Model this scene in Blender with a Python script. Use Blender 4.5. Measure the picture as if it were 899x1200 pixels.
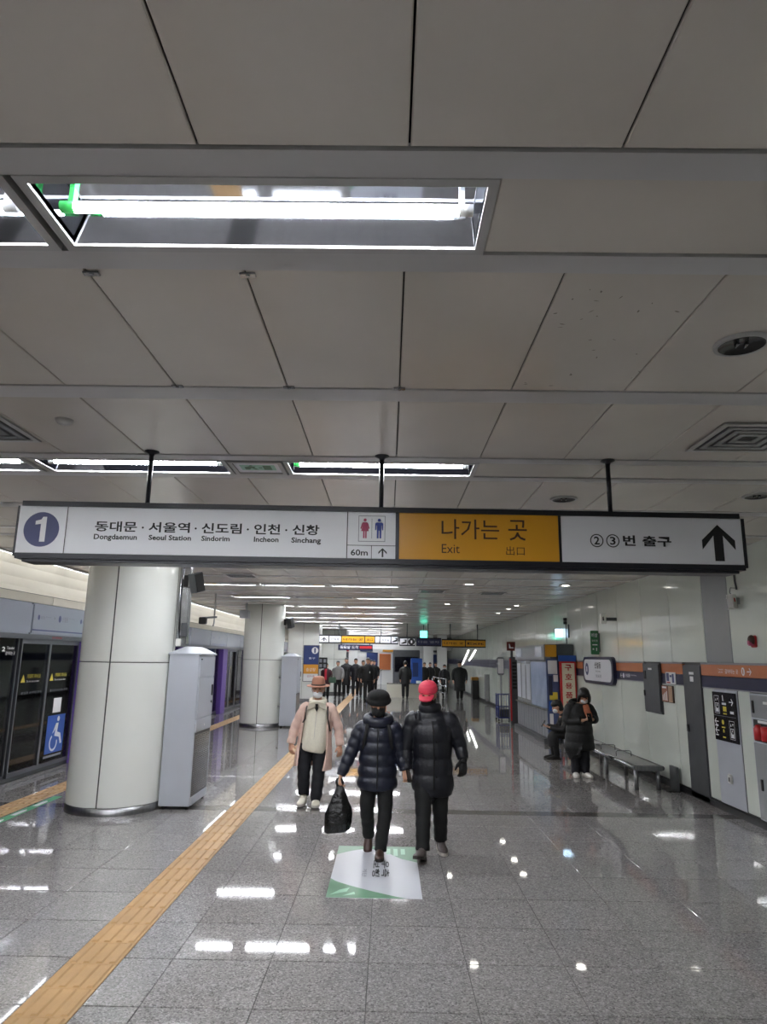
import bpy, bmesh, math, random
from mathutils import Vector, Matrix
random.seed(7)
sc = bpy.context.scene
for o in list(bpy.data.objects): bpy.data.objects.remove(o)
COL = sc.collection
# one unit of the scene is a little over a metre: doors, benches and people come out at life size
sc.unit_settings.system = 'METRIC'; sc.unit_settings.scale_length = 1.1

# ---------------------------------------------------------------- camera, world, exposure
EYE = 1.82; CEIL = 3.20; WALL_R = 4.26; PSD_X = -5.40
cam_d = bpy.data.cameras.new('camera'); cam = bpy.data.objects.new('camera', cam_d); COL.objects.link(cam)
cam_d.sensor_fit = 'VERTICAL'; cam_d.sensor_height = 36.0; cam_d.lens = 24.0; cam_d.clip_start = 0.05; cam_d.clip_end = 300
_R = ((0.99986659, -0.01315281, 0.0096855), (0.00672298, -0.20902346, -0.97788752), (0.01488647, 0.97782217, -0.20890714))
cam.matrix_world = Matrix(((_R[0][0], _R[0][1], _R[0][2], 0), (_R[1][0], _R[1][1], _R[1][2], 0), (_R[2][0], _R[2][1], _R[2][2], EYE), (0, 0, 0, 1)))
sc.camera = cam
world = bpy.data.worlds.new('world'); sc.world = world; world.use_nodes = True
world.node_tree.nodes['Background'].inputs[0].default_value = (0.5, 0.52, 0.55, 1)
world.node_tree.nodes['Background'].inputs[1].default_value = 0.0
sc.view_settings.view_transform = 'Standard'; sc.view_settings.look = 'None'
sc.view_settings.gamma = 1.0; sc.view_settings.use_curve_mapping = False
sc.view_settings.exposure = 1.88
TUBE = 32.0            # emission of the fluorescent tubes

# ---------------------------------------------------------------- materials
def lin(c):
    c = c / 255.0
    return c / 12.92 if c <= 0.04045 else ((c + 0.055) / 1.055) ** 2.4
def rgb(t, k=1.0): return (min(1, lin(t[0]) * k), min(1, lin(t[1]) * k), min(1, lin(t[2]) * k), 1)
MATS = {}
def M(name, col, rough=0.5, metal=0.0, var=0.0, vs=6.0, bump=0.0, bs=80.0, rnd=0.0, emit=0.0, spec=0.5, coat=0.0, stretch=None):
    if name in MATS: return MATS[name]
    m = bpy.data.materials.new(name); m.use_nodes = True; MATS[name] = m
    nt = m.node_tree; N = nt.nodes; L = nt.links; p = N['Principled BSDF']
    p.inputs['Base Color'].default_value = rgb(col); p.inputs['Roughness'].default_value = rough
    p.inputs['Metallic'].default_value = metal; p.inputs['Specular IOR Level'].default_value = spec
    p.inputs['Coat Weight'].default_value = coat; p.inputs['Coat Roughness'].default_value = 0.08
    if emit:
        p.inputs['Emission Color'].default_value = rgb(col); p.inputs['Emission Strength'].default_value = emit
    out = None
    geo = None
    def pos():
        nonlocal geo
        if geo is None:
            g = N.new('ShaderNodeNewGeometry'); geo = g.outputs['Position']
            if stretch:
                mp = N.new('ShaderNodeMapping'); mp.inputs['Scale'].default_value = stretch
                L.new(geo, mp.inputs['Vector']); geo = mp.outputs['Vector']
        return geo
    if var:
        n = N.new('ShaderNodeTexNoise'); n.inputs['Scale'].default_value = vs; n.inputs['Detail'].default_value = 5
        L.new(pos(), n.inputs['Vector'])
        r = N.new('ShaderNodeValToRGB'); r.color_ramp.elements[0].position = 0.3; r.color_ramp.elements[1].position = 0.7
        r.color_ramp.elements[0].color = rgb(col, 1 - var); r.color_ramp.elements[1].color = rgb(col, 1 + var)
        L.new(n.outputs['Fac'], r.inputs['Fac']); out = r.outputs['Color']
    if rnd:
        oi = N.new('ShaderNodeObjectInfo'); mr = N.new('ShaderNodeMapRange')
        mr.inputs['To Min'].default_value = 1 - rnd; mr.inputs['To Max'].default_value = 1 + rnd
        L.new(oi.outputs['Random'], mr.inputs['Value'])
        mx = N.new('ShaderNodeMix'); mx.data_type = 'RGBA'; mx.blend_type = 'MULTIPLY'; mx.inputs['Factor'].default_value = 1
        if out: L.new(out, mx.inputs['A'])
        else: mx.inputs['A'].default_value = rgb(col)
        L.new(mr.outputs['Result'], mx.inputs['B']); out = mx.outputs['Result']
    if out: L.new(out, p.inputs['Base Color'])
    if bump:
        n = N.new('ShaderNodeTexNoise'); n.inputs['Scale'].default_value = bs; n.inputs['Detail'].default_value = 4
        L.new(pos(), n.inputs['Vector'])
        b = N.new('ShaderNodeBump'); b.inputs['Strength'].default_value = bump; b.inputs['Distance'].default_value = 0.01
        L.new(n.outputs['Fac'], b.inputs['Height']); L.new(b.outputs['Normal'], p.inputs['Normal'])
    return m

def granite(name, col, rough, amt=0.55, rnd=0.05):
    m = M(name, col, rough); nt = m.node_tree; N = nt.nodes; L = nt.links; p = N['Principled BSDF']
    g = N.new('ShaderNodeNewGeometry')
    v = N.new('ShaderNodeTexVoronoi'); v.inputs['Scale'].default_value = 110; L.new(g.outputs['Position'], v.inputs['Vector'])
    s = N.new('ShaderNodeSeparateColor'); L.new(v.outputs['Color'], s.inputs['Color'])
    r = N.new('ShaderNodeValToRGB'); e = r.color_ramp.elements
    e[0].position = 0.0; e[0].color = rgb(col, 1 - amt); e[1].position = 1.0; e[1].color = rgb(col, 1 + amt * 0.9)
    k = r.color_ramp.elements.new(0.22); k.color = rgb(col, 1 - amt * 0.35)
    k = r.color_ramp.elements.new(0.75); k.color = rgb(col, 1 + amt * 0.15)
    L.new(s.outputs['Red'], r.inputs['Fac'])
    n = N.new('ShaderNodeTexNoise'); n.inputs['Scale'].default_value = 1.3; n.inputs['Detail'].default_value = 4
    L.new(g.outputs['Position'], n.inputs['Vector'])
    oi = N.new('ShaderNodeObjectInfo')
    a = N.new('ShaderNodeMath'); a.operation = 'MULTIPLY_ADD'; a.inputs[1].default_value = rnd * 2; a.inputs[2].default_value = 0.95 - rnd
    L.new(oi.outputs['Random'], a.inputs[0])
    a2 = N.new('ShaderNodeMath'); a2.operation = 'MULTIPLY_ADD'; a2.inputs[1].default_value = 0.16; L.new(n.outputs['Fac'], a2.inputs[0]); L.new(a.outputs[0], a2.inputs[2])
    mx = N.new('ShaderNodeMix'); mx.data_type = 'RGBA'; mx.blend_type = 'MULTIPLY'; mx.inputs['Factor'].default_value = 1
    L.new(r.outputs['Color'], mx.inputs['A']); L.new(a2.outputs[0], mx.inputs['B']); L.new(mx.outputs['Result'], p.inputs['Base Color'])
    rr = N.new('ShaderNodeMath'); rr.operation = 'MULTIPLY_ADD'; rr.inputs[1].default_value = 0.02; rr.inputs[2].default_value = rough - 0.01
    L.new(n.outputs['Fac'], rr.inputs[0]); L.new(rr.outputs[0], p.inputs['Roughness'])
    return m

def glass(name, tint, clear=0.5):
    m = bpy.data.materials.new(name); m.use_nodes = True; MATS[name] = m
    nt = m.node_tree; N = nt.nodes; L = nt.links
    for n in list(N): N.remove(n)
    o = N.new('ShaderNodeOutputMaterial'); t = N.new('ShaderNodeBsdfTransparent'); t.inputs[0].default_value = rgb(tint)
    gl = N.new('ShaderNodeBsdfGlossy'); gl.inputs['Roughness'].default_value = 0.04; gl.inputs[0].default_value = (0.9, 0.9, 0.95, 1)
    f = N.new('ShaderNodeFresnel'); f.inputs['IOR'].default_value = 1.45
    mx = N.new('ShaderNodeMixShader'); L.new(f.outputs[0], mx.inputs[0]); L.new(t.outputs[0], mx.inputs[1]); L.new(gl.outputs[0], mx.inputs[2])
    L.new(mx.outputs[0], o.inputs['Surface']); return m

granite('granite', (142, 139, 137), 0.036)
granite('granite_dark', (98, 95, 92), 0.1, 0.4)
M('grout', (70, 68, 66), 0.8)
M('ceiling_panel', (206, 199, 190), 0.27, var=0.05, vs=1.6, rnd=0.02, bump=0.02, bs=3)
M('ceiling_strip', (188, 186, 186), 0.4, var=0.03, vs=4)
M('plenum', (30, 30, 30), 0.9)
M('frame_white', (176, 175, 174), 0.4)
M('reflector', (205, 209, 218), 0.05, metal=1.0)
M('tube_light', (250, 252, 255), 0.4, emit=TUBE)
M('tube_dim', (235, 242, 255), 0.4, emit=0.6)
M('green_cap', (60, 200, 90), 0.4)
M('socket_white', (225, 225, 220), 0.5)
M('wall_enamel', (210, 216, 206), 0.07, var=0.03, vs=1.2, rnd=0.02, bump=0.03, bs=2.2)
M('wall_grey', (150, 152, 154), 0.22, var=0.04, vs=2, rnd=0.03)
M('wall_cream', (228, 222, 206), 0.5, var=0.03, vs=2)
M('band_orange', (190, 112, 66), 0.3, var=0.05, vs=3)
M('band_navy', (32, 34, 66), 0.3, var=0.05, vs=3)
M('band_edge', (150, 150, 152), 0.35, metal=0.6)
M('skirting', (30, 30, 31), 0.35, var=0.2, vs=10)
M('joint', (84, 84, 82), 0.7)
M('column_white', (228, 230, 224), 0.06, var=0.02, vs=1.5, rnd=0.015)
M('steel', (178, 180, 184), 0.22, metal=1.0, var=0.06, vs=12)
M('steel_brushed', (150, 150, 152), 0.32, metal=1.0, var=0.12, vs=30, stretch=(1, 1, 0.05))
M('steel_dark', (92, 94, 97), 0.4, metal=0.7, var=0.08, vs=6)
M('cabinet_grey', (178, 182, 190), 0.38, var=0.02, vs=3)
M('grille_dark', (96, 92, 90), 0.5, metal=0.3)
M('black', (18, 18, 19), 0.5)
M('black_gloss', (22, 22, 24), 0.18)
M('rail_black', (34, 35, 42), 0.32, metal=0.2)
M('sign_white', (222, 223, 228), 0.28)
M('sign_yellow', (212, 152, 38), 0.28)
M('ink', (24, 24, 28), 0.5)
M('ink_brown', (62, 36, 20), 0.5)
M('ink_blue', (50, 66, 150), 0.5)
M('ink_navy', (58, 64, 112), 0.4)
M('ink_pink', (178, 74, 108), 0.5)
M('ink_white', (232, 232, 236), 0.5)
M('ink_yellow', (214, 196, 60), 0.5)
M('ink_red', (176, 34, 40), 0.5)
M('ink_grey', (120, 122, 130), 0.5)
M('tactile', (174, 138, 90), 0.5, var=0.08, vs=6, rnd=0.05, bump=0.1, bs=200)
M('psd_frame', (122, 124, 132), 0.3, metal=0.8)
M('psd_header', (186, 192, 206), 0.16, metal=0.25, var=0.02, vs=1)
M('psd_purple', (104, 76, 160), 0.35)
M('sticker_blue', (38, 84, 168), 0.4)
M('paper', (226, 226, 226), 0.7)
M('red_paint', (196, 40, 44), 0.35)
M('green_sign', (52, 112, 72), 0.4)
M('green_lit', (70, 205, 170), 0.4, emit=2.2)
M('screen_blue', (190, 222, 250), 0.3, emit=1.4)
M('tunnel', (60, 58, 56), 0.8, var=0.3, vs=2)
M('tunnel_light', (170, 166, 160), 0.7, var=0.2, vs=1)
glass('psd_glass', (176, 174, 186))
glass('clear_glass', (215, 222, 226))

# ---------------------------------------------------------------- geometry helpers (all points in world space; build() moves them into the parent's frame)
def wmat(o):
    m = Matrix.Translation(o.location) @ o.rotation_euler.to_matrix().to_4x4()
    return wmat(o.parent) @ m if o.parent else m
class MB:
    def __init__(s): s.v = []; s.f = []; s.smooth = []
    def add(s, vs, fs, smooth=False):
        b = len(s.v); s.v += [tuple(v) for v in vs]; s.f += [tuple(i + b for i in f) for f in fs]; s.smooth += [smooth] * len(fs); return s
    def box(s, x0, x1, y0, y1, z0, z1, c=0.0):
        if c <= 0:
            vs = [(x, y, z) for z in (z0, z1) for y in (y0, y1) for x in (x0, x1)]
            return s.add(vs, [(0, 2, 3, 1), (4, 5, 7, 6), (0, 1, 5, 4), (2, 6, 7, 3), (0, 4, 6, 2), (1, 3, 7, 5)])
        bm = bmesh.new(); r = bmesh.ops.create_cube(bm, size=1)
        for v in r['verts']: v.co = Vector(((x0 + x1) / 2 + v.co.x * (x1 - x0), (y0 + y1) / 2 + v.co.y * (y1 - y0), (z0 + z1) / 2 + v.co.z * (z1 - z0)))
        bmesh.ops.bevel(bm, geom=bm.edges[:], offset=c, segments=2, affect='EDGES')
        bm.verts.index_update(); s.add([v.co[:] for v in bm.verts], [[v.index for v in f.verts] for f in bm.faces]); bm.free(); return s
    def obox(s, cen, ax, hs):           # oriented box: centre, three unit axes, half sizes
        cen = Vector(cen); vs = []
        for k in (-1, 1):
            for j in (-1, 1):
                for i in (-1, 1): vs.append(cen + Vector(ax[0]) * hs[0] * i + Vector(ax[1]) * hs[1] * j + Vector(ax[2]) * hs[2] * k)
        return s.add(vs, [(0, 2, 3, 1), (4, 5, 7, 6), (0, 1, 5, 4), (2, 6, 7, 3), (0, 4, 6, 2), (1, 3, 7, 5)])
    def tube(s, pts, rad, n=10, caps=True, ref=(1, 0, 0), smooth=True):
        # pts: centres; rad: number, list of numbers or list of (r_side, r_other)
        P = [Vector(p) for p in pts]; k = len(P); rings = []
        if not isinstance(rad, (list, tuple)): rad = [rad] * k
        ref = Vector(ref); vs = []
        for i in range(k):
            t = (P[min(i + 1, k - 1)] - P[max(i - 1, 0)]).normalized()
            a = ref - t * ref.dot(t)
            if a.length < 1e-3: a = Vector((0, 1, 0)) - t * t.y
            if a.length < 1e-3: a = Vector((0, 0, 1))
            a.normalize(); b = t.cross(a); r = rad[i]
            ra, rb = (r if isinstance(r, (list, tuple)) else (r, r))
            for j in range(n):
                q = 2 * math.pi * j / n; vs.append(P[i] + a * ra * math.cos(q) + b * rb * math.sin(q))
        fs = [(i * n + j, i * n + (j + 1) % n, (i + 1) * n + (j + 1) % n, (i + 1) * n + j) for i in range(k - 1) for j in range(n)]
        sm = [True] * len(fs)
        base = len(s.v); s.add(vs, fs, smooth)
        if caps:
            s.f.append(tuple(base + j for j in reversed(range(n)))); s.f.append(tuple(base + (k - 1) * n + j for j in range(n))); s.smooth += [False, False]
        return s
    def lathe(s, prof, cen, n=32, a0=0.0, a1=2 * math.pi, smooth=True):
        # prof: list of (r, z) bottom to top, about the vertical through cen
        full = abs(a1 - a0 - 2 * math.pi) < 1e-6; cols = n if full else n + 1; vs = []; fs = []
        for (r, z) in prof:
            for j in range(cols):
                q = a0 + (a1 - a0) * j / n; vs.append((cen[0] + r * math.cos(q), cen[1] + r * math.sin(q), cen[2] + z))
        for i in range(len(prof) - 1):
            for j in range(n):
                j2 = (j + 1) % cols; fs.append((i * cols + j, i * cols + j2, (i + 1) * cols + j2, (i + 1) * cols + j))
        return s.add(vs, fs, smooth)
    def prism(s, pts, o, u, v, w, d0, d1):   # polygon pts (a,b) in plane o + a*u + b*v, extruded along w from d0 to d1
        o, u, v, w = Vector(o), Vector(u), Vector(v), Vector(w); n = len(pts)
        vs = [o + u * a + v * b + w * d0 for a, b in pts] + [o + u * a + v * b + w * d1 for a, b in pts]
        fs = [tuple(reversed(range(n))), tuple(range(n, 2 * n))] + [(i, (i + 1) % n, n + (i + 1) % n, n + i) for i in range(n)]
        return s.add(vs, fs)
    def ball(s, c, r, n=12, m=8):
        rx, ry, rz = r if isinstance(r, (list, tuple)) else (r, r, r); vs = []
        for i in range(1, m):
            a = math.pi * i / m
            for j in range(n):
                q = 2 * math.pi * j / n; vs.append((c[0] + rx * math.sin(a) * math.cos(q), c[1] + ry * math.sin(a) * math.sin(q), c[2] - rz * math.cos(a)))
        vs += [(c[0], c[1], c[2] - rz), (c[0], c[1], c[2] + rz)]; B, T = (m - 1) * n, (m - 1) * n + 1
        fs = [(i * n + j, i * n + (j + 1) % n, (i + 1) * n + (j + 1) % n, (i + 1) * n + j) for i in range(m - 2) for j in range(n)]
        fs += [(B, (j + 1) % n, j) for j in range(n)] + [(T, (m - 2) * n + j, (m - 2) * n + (j + 1) % n) for j in range(n)]
        return s.add(vs, fs, True)
    def mesh(s, name, mt, inv=None):
        me = bpy.data.meshes.new(name); vs = s.v if inv is None else [tuple(inv @ Vector(v)) for v in s.v]
        me.from_pydata(vs, [], s.f); me.polygons.foreach_set('use_smooth', s.smooth)
        bm = bmesh.new(); bm.from_mesh(me); bmesh.ops.recalc_face_normals(bm, faces=bm.faces[:]); bm.to_mesh(me); bm.free()
        if mt: me.materials.append(MATS[mt])
        me.update(); return me
    def build(s, name, mt, parent=None, **kw):
        me = s.mesh(name, mt, wmat(parent).inverted() if parent else None)
        o = bpy.data.objects.new(name, me); COL.objects.link(o)
        if parent: o.parent = parent
        for k, v in kw.items(): o['category' if k == 'cat' else k] = v
        return o
def thing(name, loc, label=None, cat=None, group=None, rz=0.0, kind=None):
    o = bpy.data.objects.new(name, None); COL.objects.link(o); o.location = loc; o.rotation_euler = (0, 0, rz); o.empty_display_size = 0.1
    if label: o['label'] = label
    if cat: o['category'] = cat
    if group: o['group'] = group
    if kind: o['kind'] = kind
    return o
def inst(name, me, parent, loc, rz=0.0):
    o = bpy.data.objects.new(name, me); COL.objects.link(o); o.parent = parent; o.location = loc; o.rotation_euler = (0, 0, rz); return o
def copy_tree(o, parent=None):
    c = o.copy(); COL.objects.link(c); c.parent = parent
    for ch in list(o.children): copy_tree(ch, c)
    return c
_tmp = bpy.data.scenes.new('tmp')
def text(body, O, u, v, a0, a1, b0, b1, mt, parent, bold=0.0, name='lettering', off=0.0012):
    """flat printed lettering fitted into the rectangle a0..a1 x b0..b1 of the plane O + a*u + b*v"""
    c = bpy.data.curves.new('t', 'FONT'); c.body = body; c.offset = bold; c.resolution_u = 2
    o = bpy.data.objects.new('t', c); _tmp.collection.objects.link(o)
    _tmp.view_layers[0].update(); dg = _tmp.view_layers[0].depsgraph
    me = bpy.data.meshes.new_from_object(o.evaluated_get(dg)); bpy.data.objects.remove(o); bpy.data.curves.remove(c)
    xs = [p.co.x for p in me.vertices]; ys = [p.co.y for p in me.vertices]
    if not xs: return None
    x0, x1, y0, y1 = min(xs), max(xs), min(ys), max(ys)
    O, u, v = Vector(O), Vector(u).normalized(), Vector(v).normalized(); w = u.cross(v)
    inv = wmat(parent).inverted() if parent else Matrix()
    for p in me.vertices:
        a = a0 + (a1 - a0) * (p.co.x - x0) / max(1e-6, x1 - x0); b = b0 + (b1 - b0) * (p.co.y - y0) / max(1e-6, y1 - y0)
        p.co = inv @ (O + u * a + v * b + w * off)
    me.materials.clear(); me.materials.append(MATS[mt]); me.name = name
    t = bpy.data.objects.new(name, me); COL.objects.link(t); t.parent = parent; return t
def flat(polys, O, u, v, mt, parent, name='print', off=0.001):
    """flat printed shapes: polygons of (a,b) points in the plane O + a*u + b*v"""
    m = MB(); O, u, v = Vector(O), Vector(u).normalized(), Vector(v).normalized(); w = u.cross(v)
    for P in polys: m.add([O + u * a + v * b + w * off for a, b in P], [tuple(range(len(P)))])
    return m.build(name, mt, parent)
def disc(a, b, r, n=28, r2=None): return [(a + r * math.cos(2 * math.pi * i / n), b + (r2 or r) * math.sin(2 * math.pi * i / n)) for i in range(n)]
def ring(a, b, r, w, n=28):
    P = []
    for i in range(n):
        q0, q1 = 2 * math.pi * i / n, 2 * math.pi * (i + 1) / n
        P.append([(a + k * math.cos(q), b + k * math.sin(q)) for k, q in ((r, q0), (r, q1), (r - w, q1), (r - w, q0))])
    return P
def rect(a0, a1, b0, b1): return [(a0, b0), (a1, b0), (a1, b1), (a0, b1)]
def outline(a0, a1, b0, b1, w): return [rect(a0, a1, b0, b0 + w), rect(a0, a1, b1 - w, b1), rect(a0, a0 + w, b0, b1), rect(a1 - w, a1, b0, b1)]
def rrect(a0, a1, b0, b1, r, n=5):
    P = []
    for (ca, cb, q0) in ((a1 - r, b0 + r, -90), (a1 - r, b1 - r, 0), (a0 + r, b1 - r, 90), (a0 + r, b0 + r, 180)):
        for i in range(n + 1):
            q = math.radians(q0 + 90 * i / n); P.append((ca + r * math.cos(q), cb + r * math.sin(q)))
    return P
# ================================================================ FLOOR
Y0, Y1 = -7.0, 52.0
floor = thing('floor', (0, 0, 0), kind='structure')
MB().box(PSD_X - 0.05, 12.0, Y0, Y1 + 6, -0.12, -0.006).build('grout_bed', 'grout', floor)
T = 0.598
def tile_mesh(name, w, d, mt, h=0.006, c=0.0015):
    m = MB(); a, b = w / 2, d / 2
    vs = [(x, y, -h) for x, y in ((-a, -b), (a, -b), (a, b), (-a, b))] + [(x, y, -c) for x, y in ((-a, -b), (a, -b), (a, b), (-a, b))] + \
         [(x, y, 0) for x, y in ((-a + c, -b + c), (a - c, -b + c), (a - c, b - c), (-a + c, b - c))]
    fs = [(8, 9, 10, 11)] + [(i, (i + 1) % 4, 4 + (i + 1) % 4, 4 + i) for i in range(4)] + [(4 + i, 4 + (i + 1) % 4, 8 + (i + 1) % 4, 8 + i) for i in range(4)]
    m.add(vs, fs); return m.mesh(name, mt)
xs = [-0.096 + 0.598 * k for k in range(-9, 8)]           # seams across the hall
ys = [4.06 + 0.588 * k for k in range(-19, 90)]
strips_x = [(-1.91, -1.595), (-4.66, -4.345)]
def split(x0, x1):                                        # cut a tile column where a tactile strip lies
    segs = [(x0, x1)]
    for a, b in strips_x:
        nxt = []
        for s0, s1 in segs:
            if b <= s0 or a >= s1: nxt.append((s0, s1)); continue
            if a - s0 > 0.02: nxt.append((s0, a))
            if s1 - b > 0.02: nxt.append((b, s1))
        segs = nxt
    return segs
edges = [PSD_X] + xs + [WALL_R]
edges = sorted(e for e in set(edges) if PSD_X <= e <= WALL_R)
cols = [sg for a, b in zip(edges, edges[1:]) if b - a > 0.03 for sg in split(a, b)]
cache = {}; far = []; n_tile = 0
BAND = (8.764, 9.0)
for j, y in enumerate(ys[:-1]):
    y2 = ys[j + 1]
    for x0, x1 in cols:
        for (ya, yb, mt) in ((y, y2, 'granite'),):
            parts_ = [(ya, yb, mt)]
            if ya < BAND[1] and yb > BAND[0]:
                parts_ = [(ya, max(ya, BAND[0]), mt), (max(ya, BAND[0]), min(yb, BAND[1]), 'granite_dark'), (min(yb, BAND[1]), yb, mt)]
            for a, b, mm in parts_:
                if b - a < 0.03: continue
                cx, cy = (x0 + x1) / 2, (a + b) / 2
                seen = 3.6 < cy < 15.5 and abs(cx) < 0.62 * cy + 0.4
                if seen and n_tile < 300:
                    k = (round(x1 - x0, 3), round(b - a, 3), mm)
                    if k not in cache: cache[k] = tile_mesh('floor_tile', k[0] - 0.004, k[1] - 0.010, mm)
                    inst('floor_tile', cache[k], floor, (cx, cy, 0)); n_tile += 1
                else: far.append((x0, x1, a, b, mm))
for mm in ('granite', 'granite_dark'):
    m = MB()
    for x0, x1, a, b, q in far:
        if q == mm: m.box(x0 + 0.002, x1 - 0.002, a + 0.005, b - 0.005, -0.006, 0)
    if m.v:
        o = m.build('far_floor_tiles', mm, floor); o['kind'] = 'stuff'

# tactile paving
def tactile(name, x0, x1, ya, yb, label):
    root = thing(name, ((x0 + x1) / 2, ya, 0), label, 'tactile paving'); w = x1 - x0; d = 0.31
    m = MB(); m.box(-w / 2 + 0.002, w / 2 - 0.002, 0.002, d - 0.002, -0.006, 0.001)
    for k in range(4):
        cx = -w / 2 + w * (k + 0.5) / 4
        m.add([(cx - 0.021, 0.012, 0.001), (cx + 0.021, 0.012, 0.001), (cx + 0.021, d - 0.012, 0.001), (cx - 0.021, d - 0.012, 0.001),
               (cx - 0.013, 0.02, 0.009), (cx + 0.013, 0.02, 0.009), (cx + 0.013, d - 0.02, 0.009), (cx - 0.013, d - 0.02, 0.009)],
              [(4, 5, 6, 7), (0, 1, 5, 4), (1, 2, 6, 5), (2, 3, 7, 6), (3, 0, 4, 7)])
    me = m.mesh('ribbed_tile', 'tactile'); y = ya
    while y < yb: inst('ribbed_tile', me, root, (0, y - ya, 0)); y += d
    return root
tactile('tactile_strip', -1.91, -1.595, 3.0, 46, 'yellow ribbed tactile strip running down the middle of the platform')
tactile('tactile_strip', -4.66, -4.345, 5.5, 40, 'yellow tactile strip in front of the platform screen doors')

# ================================================================ CEILING
ceiling = thing('ceiling', (0, 0, CEIL), kind='structure')
MB().box(-5.6, 12.0, Y0, Y1 + 6, CEIL + 0.30, CEIL + 0.36).build('soffit', 'plenum', ceiling)
CW = 0.587; cx0 = 0.04
rows = [-3.95, -1.0, 1.94, 4.91] + [7.76 + 2.83 * k for k in range(15)]      # centre lines of the lamp rows
CX = [cx0 + CW * k for k in range(-9, 8)]; CX = [-5.25] + [c for c in CX if c > -5.2] + [WALL_R]
pan = {}
def panel(x0, x1, a, b):
    k = (round(x1 - x0, 3), round(b - a, 3))
    if k not in pan:
        m = MB(); w, d, c = k[0] / 2 - 0.003, k[1] / 2 - 0.002, 0.004
        vs = [(-w, -d, 0.012), (w, -d, 0.012), (w, d, 0.012), (-w, d, 0.012), (-w, -d, c), (w, -d, c), (w, d, c), (-w, d, c), (-w + c, -d + c, 0), (w - c, -d + c, 0), (w - c, d - c, 0), (-w + c, d - c, 0)]
        m.add(vs, [(3, 2, 1, 0), (11, 10, 9, 8)] + [(i, (i + 1) % 4, 4 + (i + 1) % 4, 4 + i) for i in range(4)] + [(4 + i, 4 + (i + 1) % 4, 8 + (i + 1) % 4, 8 + i) for i in range(4)])
        pan[k] = m.mesh('ceiling_panel', 'ceiling_panel')
    return pan[k]
far_p = MB(); far_s = MB(); seam_rows = []
def put_panel(x0, x1, a, b):
    if b < 24.5 and a > 0.2: inst('ceiling_panel', panel(x0, x1, a, b), ceiling, ((x0 + x1) / 2, (a + b) / 2, 0))
    else: far_p.box(x0 + 0.003, x1 - 0.003, a + 0.002, b - 0.002, CEIL, CEIL + 0.012)
def put_strip(a, b, z=0.006):
    if b < 24.5 and a > 0.2: MB().box(-5.25, WALL_R, a + 0.006, b, CEIL - z, CEIL + 0.02).build('ceiling_strip', 'ceiling_strip', ceiling)
    else: far_s.box(-5.25, WALL_R, a + 0.006, b, CEIL - z, CEIL + 0.02)
LAMPS = {}                                                   # row -> x ranges of the fittings
for i, y in enumerate(rows):
    if i == 2: LAMPS[i] = [(-4.06, -2.62), (-2.595, -1.155), (-1.13, 0.31)]
    elif i == 3: LAMPS[i] = [(-4.10, -2.67), (-2.62, -1.20), (-0.78, 0.635)]
    elif i == 4: LAMPS[i] = [(-2.55, -1.24), (-1.17, 0.22)]
    elif i % 2: LAMPS[i] = [(-3.75, -2.32), (-2.25, -0.85), (-0.79, 0.60)]
    else: LAMPS[i] = [(-3.98, -2.60), (-2.55, -1.24), (-1.17, 0.22)]
HW = 0.19
for i, y in enumerate(rows):
    a, b = y - HW, y + HW                                    # the lamp row itself
    put_strip(a - 0.115, a); put_strip(b, b + 0.115)
    xs_ = [-5.25] + [q for r in LAMPS[i] for q in r] + ([] if i != 3 else [-0.80]) + [1.55, 2.9, WALL_R]
    gaps = []; p = -5.25
    occ = list(LAMPS[i]) + ([(-1.185, -0.795)] if i == 3 else [])
    for r in sorted(occ):
        if r[0] - p > 0.04: gaps.append((p, r[0]))
        p = r[1]
    for g0 in (p, 1.55, 2.9):
        g1 = {p: 1.55, 1.55: 2.9, 2.9: WALL_R}[g0]; gaps.append((g0, g1))
    for g0, g1 in gaps: put_panel(g0, g1, a, b)
    nb = (rows[i + 1] - HW - 0.115) if i + 1 < len(rows) else Y1 + 6
    c0 = b + 0.115; mid = (c0 + nb) / 2
    if i == 2: mid = 3.45
    put_strip(mid - 0.085, mid + 0.085, 0.004)
    for x0, x1 in zip(CX, CX[1:]):
        put_panel(x0, x1, c0, mid - 0.085); put_panel(x0, x1, mid + 0.085, nb)
put_panel(-5.25, WALL_R, Y0, rows[0] - HW - 0.115)
o = far_p.build('far_panels', 'ceiling_panel', ceiling); o['kind'] = 'stuff'
o = far_s.build('far_strips', 'ceiling_strip', ceiling); o['kind'] = 'stuff'
for x, y in ((-1.115, 2.275), (-0.536, 2.275), (-1.12, 3.345), (-0.536, 3.345), (0.04, 3.345)):   # small metal clips over panel joints
    m = MB(); m.box(x - 0.03, x + 0.03, y - 0.014, y + 0.014, CEIL - 0.012, CEIL - 0.003, 0.002); m.tube([(x, y, CEIL - 0.016), (x, y, CEIL - 0.011)], 0.008, 8); m.build('joint_clip', 'steel', ceiling)

M('scuff', (120, 112, 102), 0.6)
random.seed(11)
for k in range(26):                                          # scuffs on the panels in front of the sign
    x, y = random.uniform(0.66, 1.22), random.uniform(2.35, 3.3); a = random.uniform(0, 3.1); l = random.uniform(0.004, 0.016); w = random.uniform(0.0015, 0.004)
    u = Vector((math.cos(a), math.sin(a), 0)); v = Vector((math.sin(a), -math.cos(a), 0))
    flat([[(-l, -w), (0, -w * 1.5), (l, 0), (0, w), (-l * 0.7, w * 0.6)]], (x, y, CEIL), u, v, 'scuff', ceiling, 'scuff_mark', 0.0012)
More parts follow.
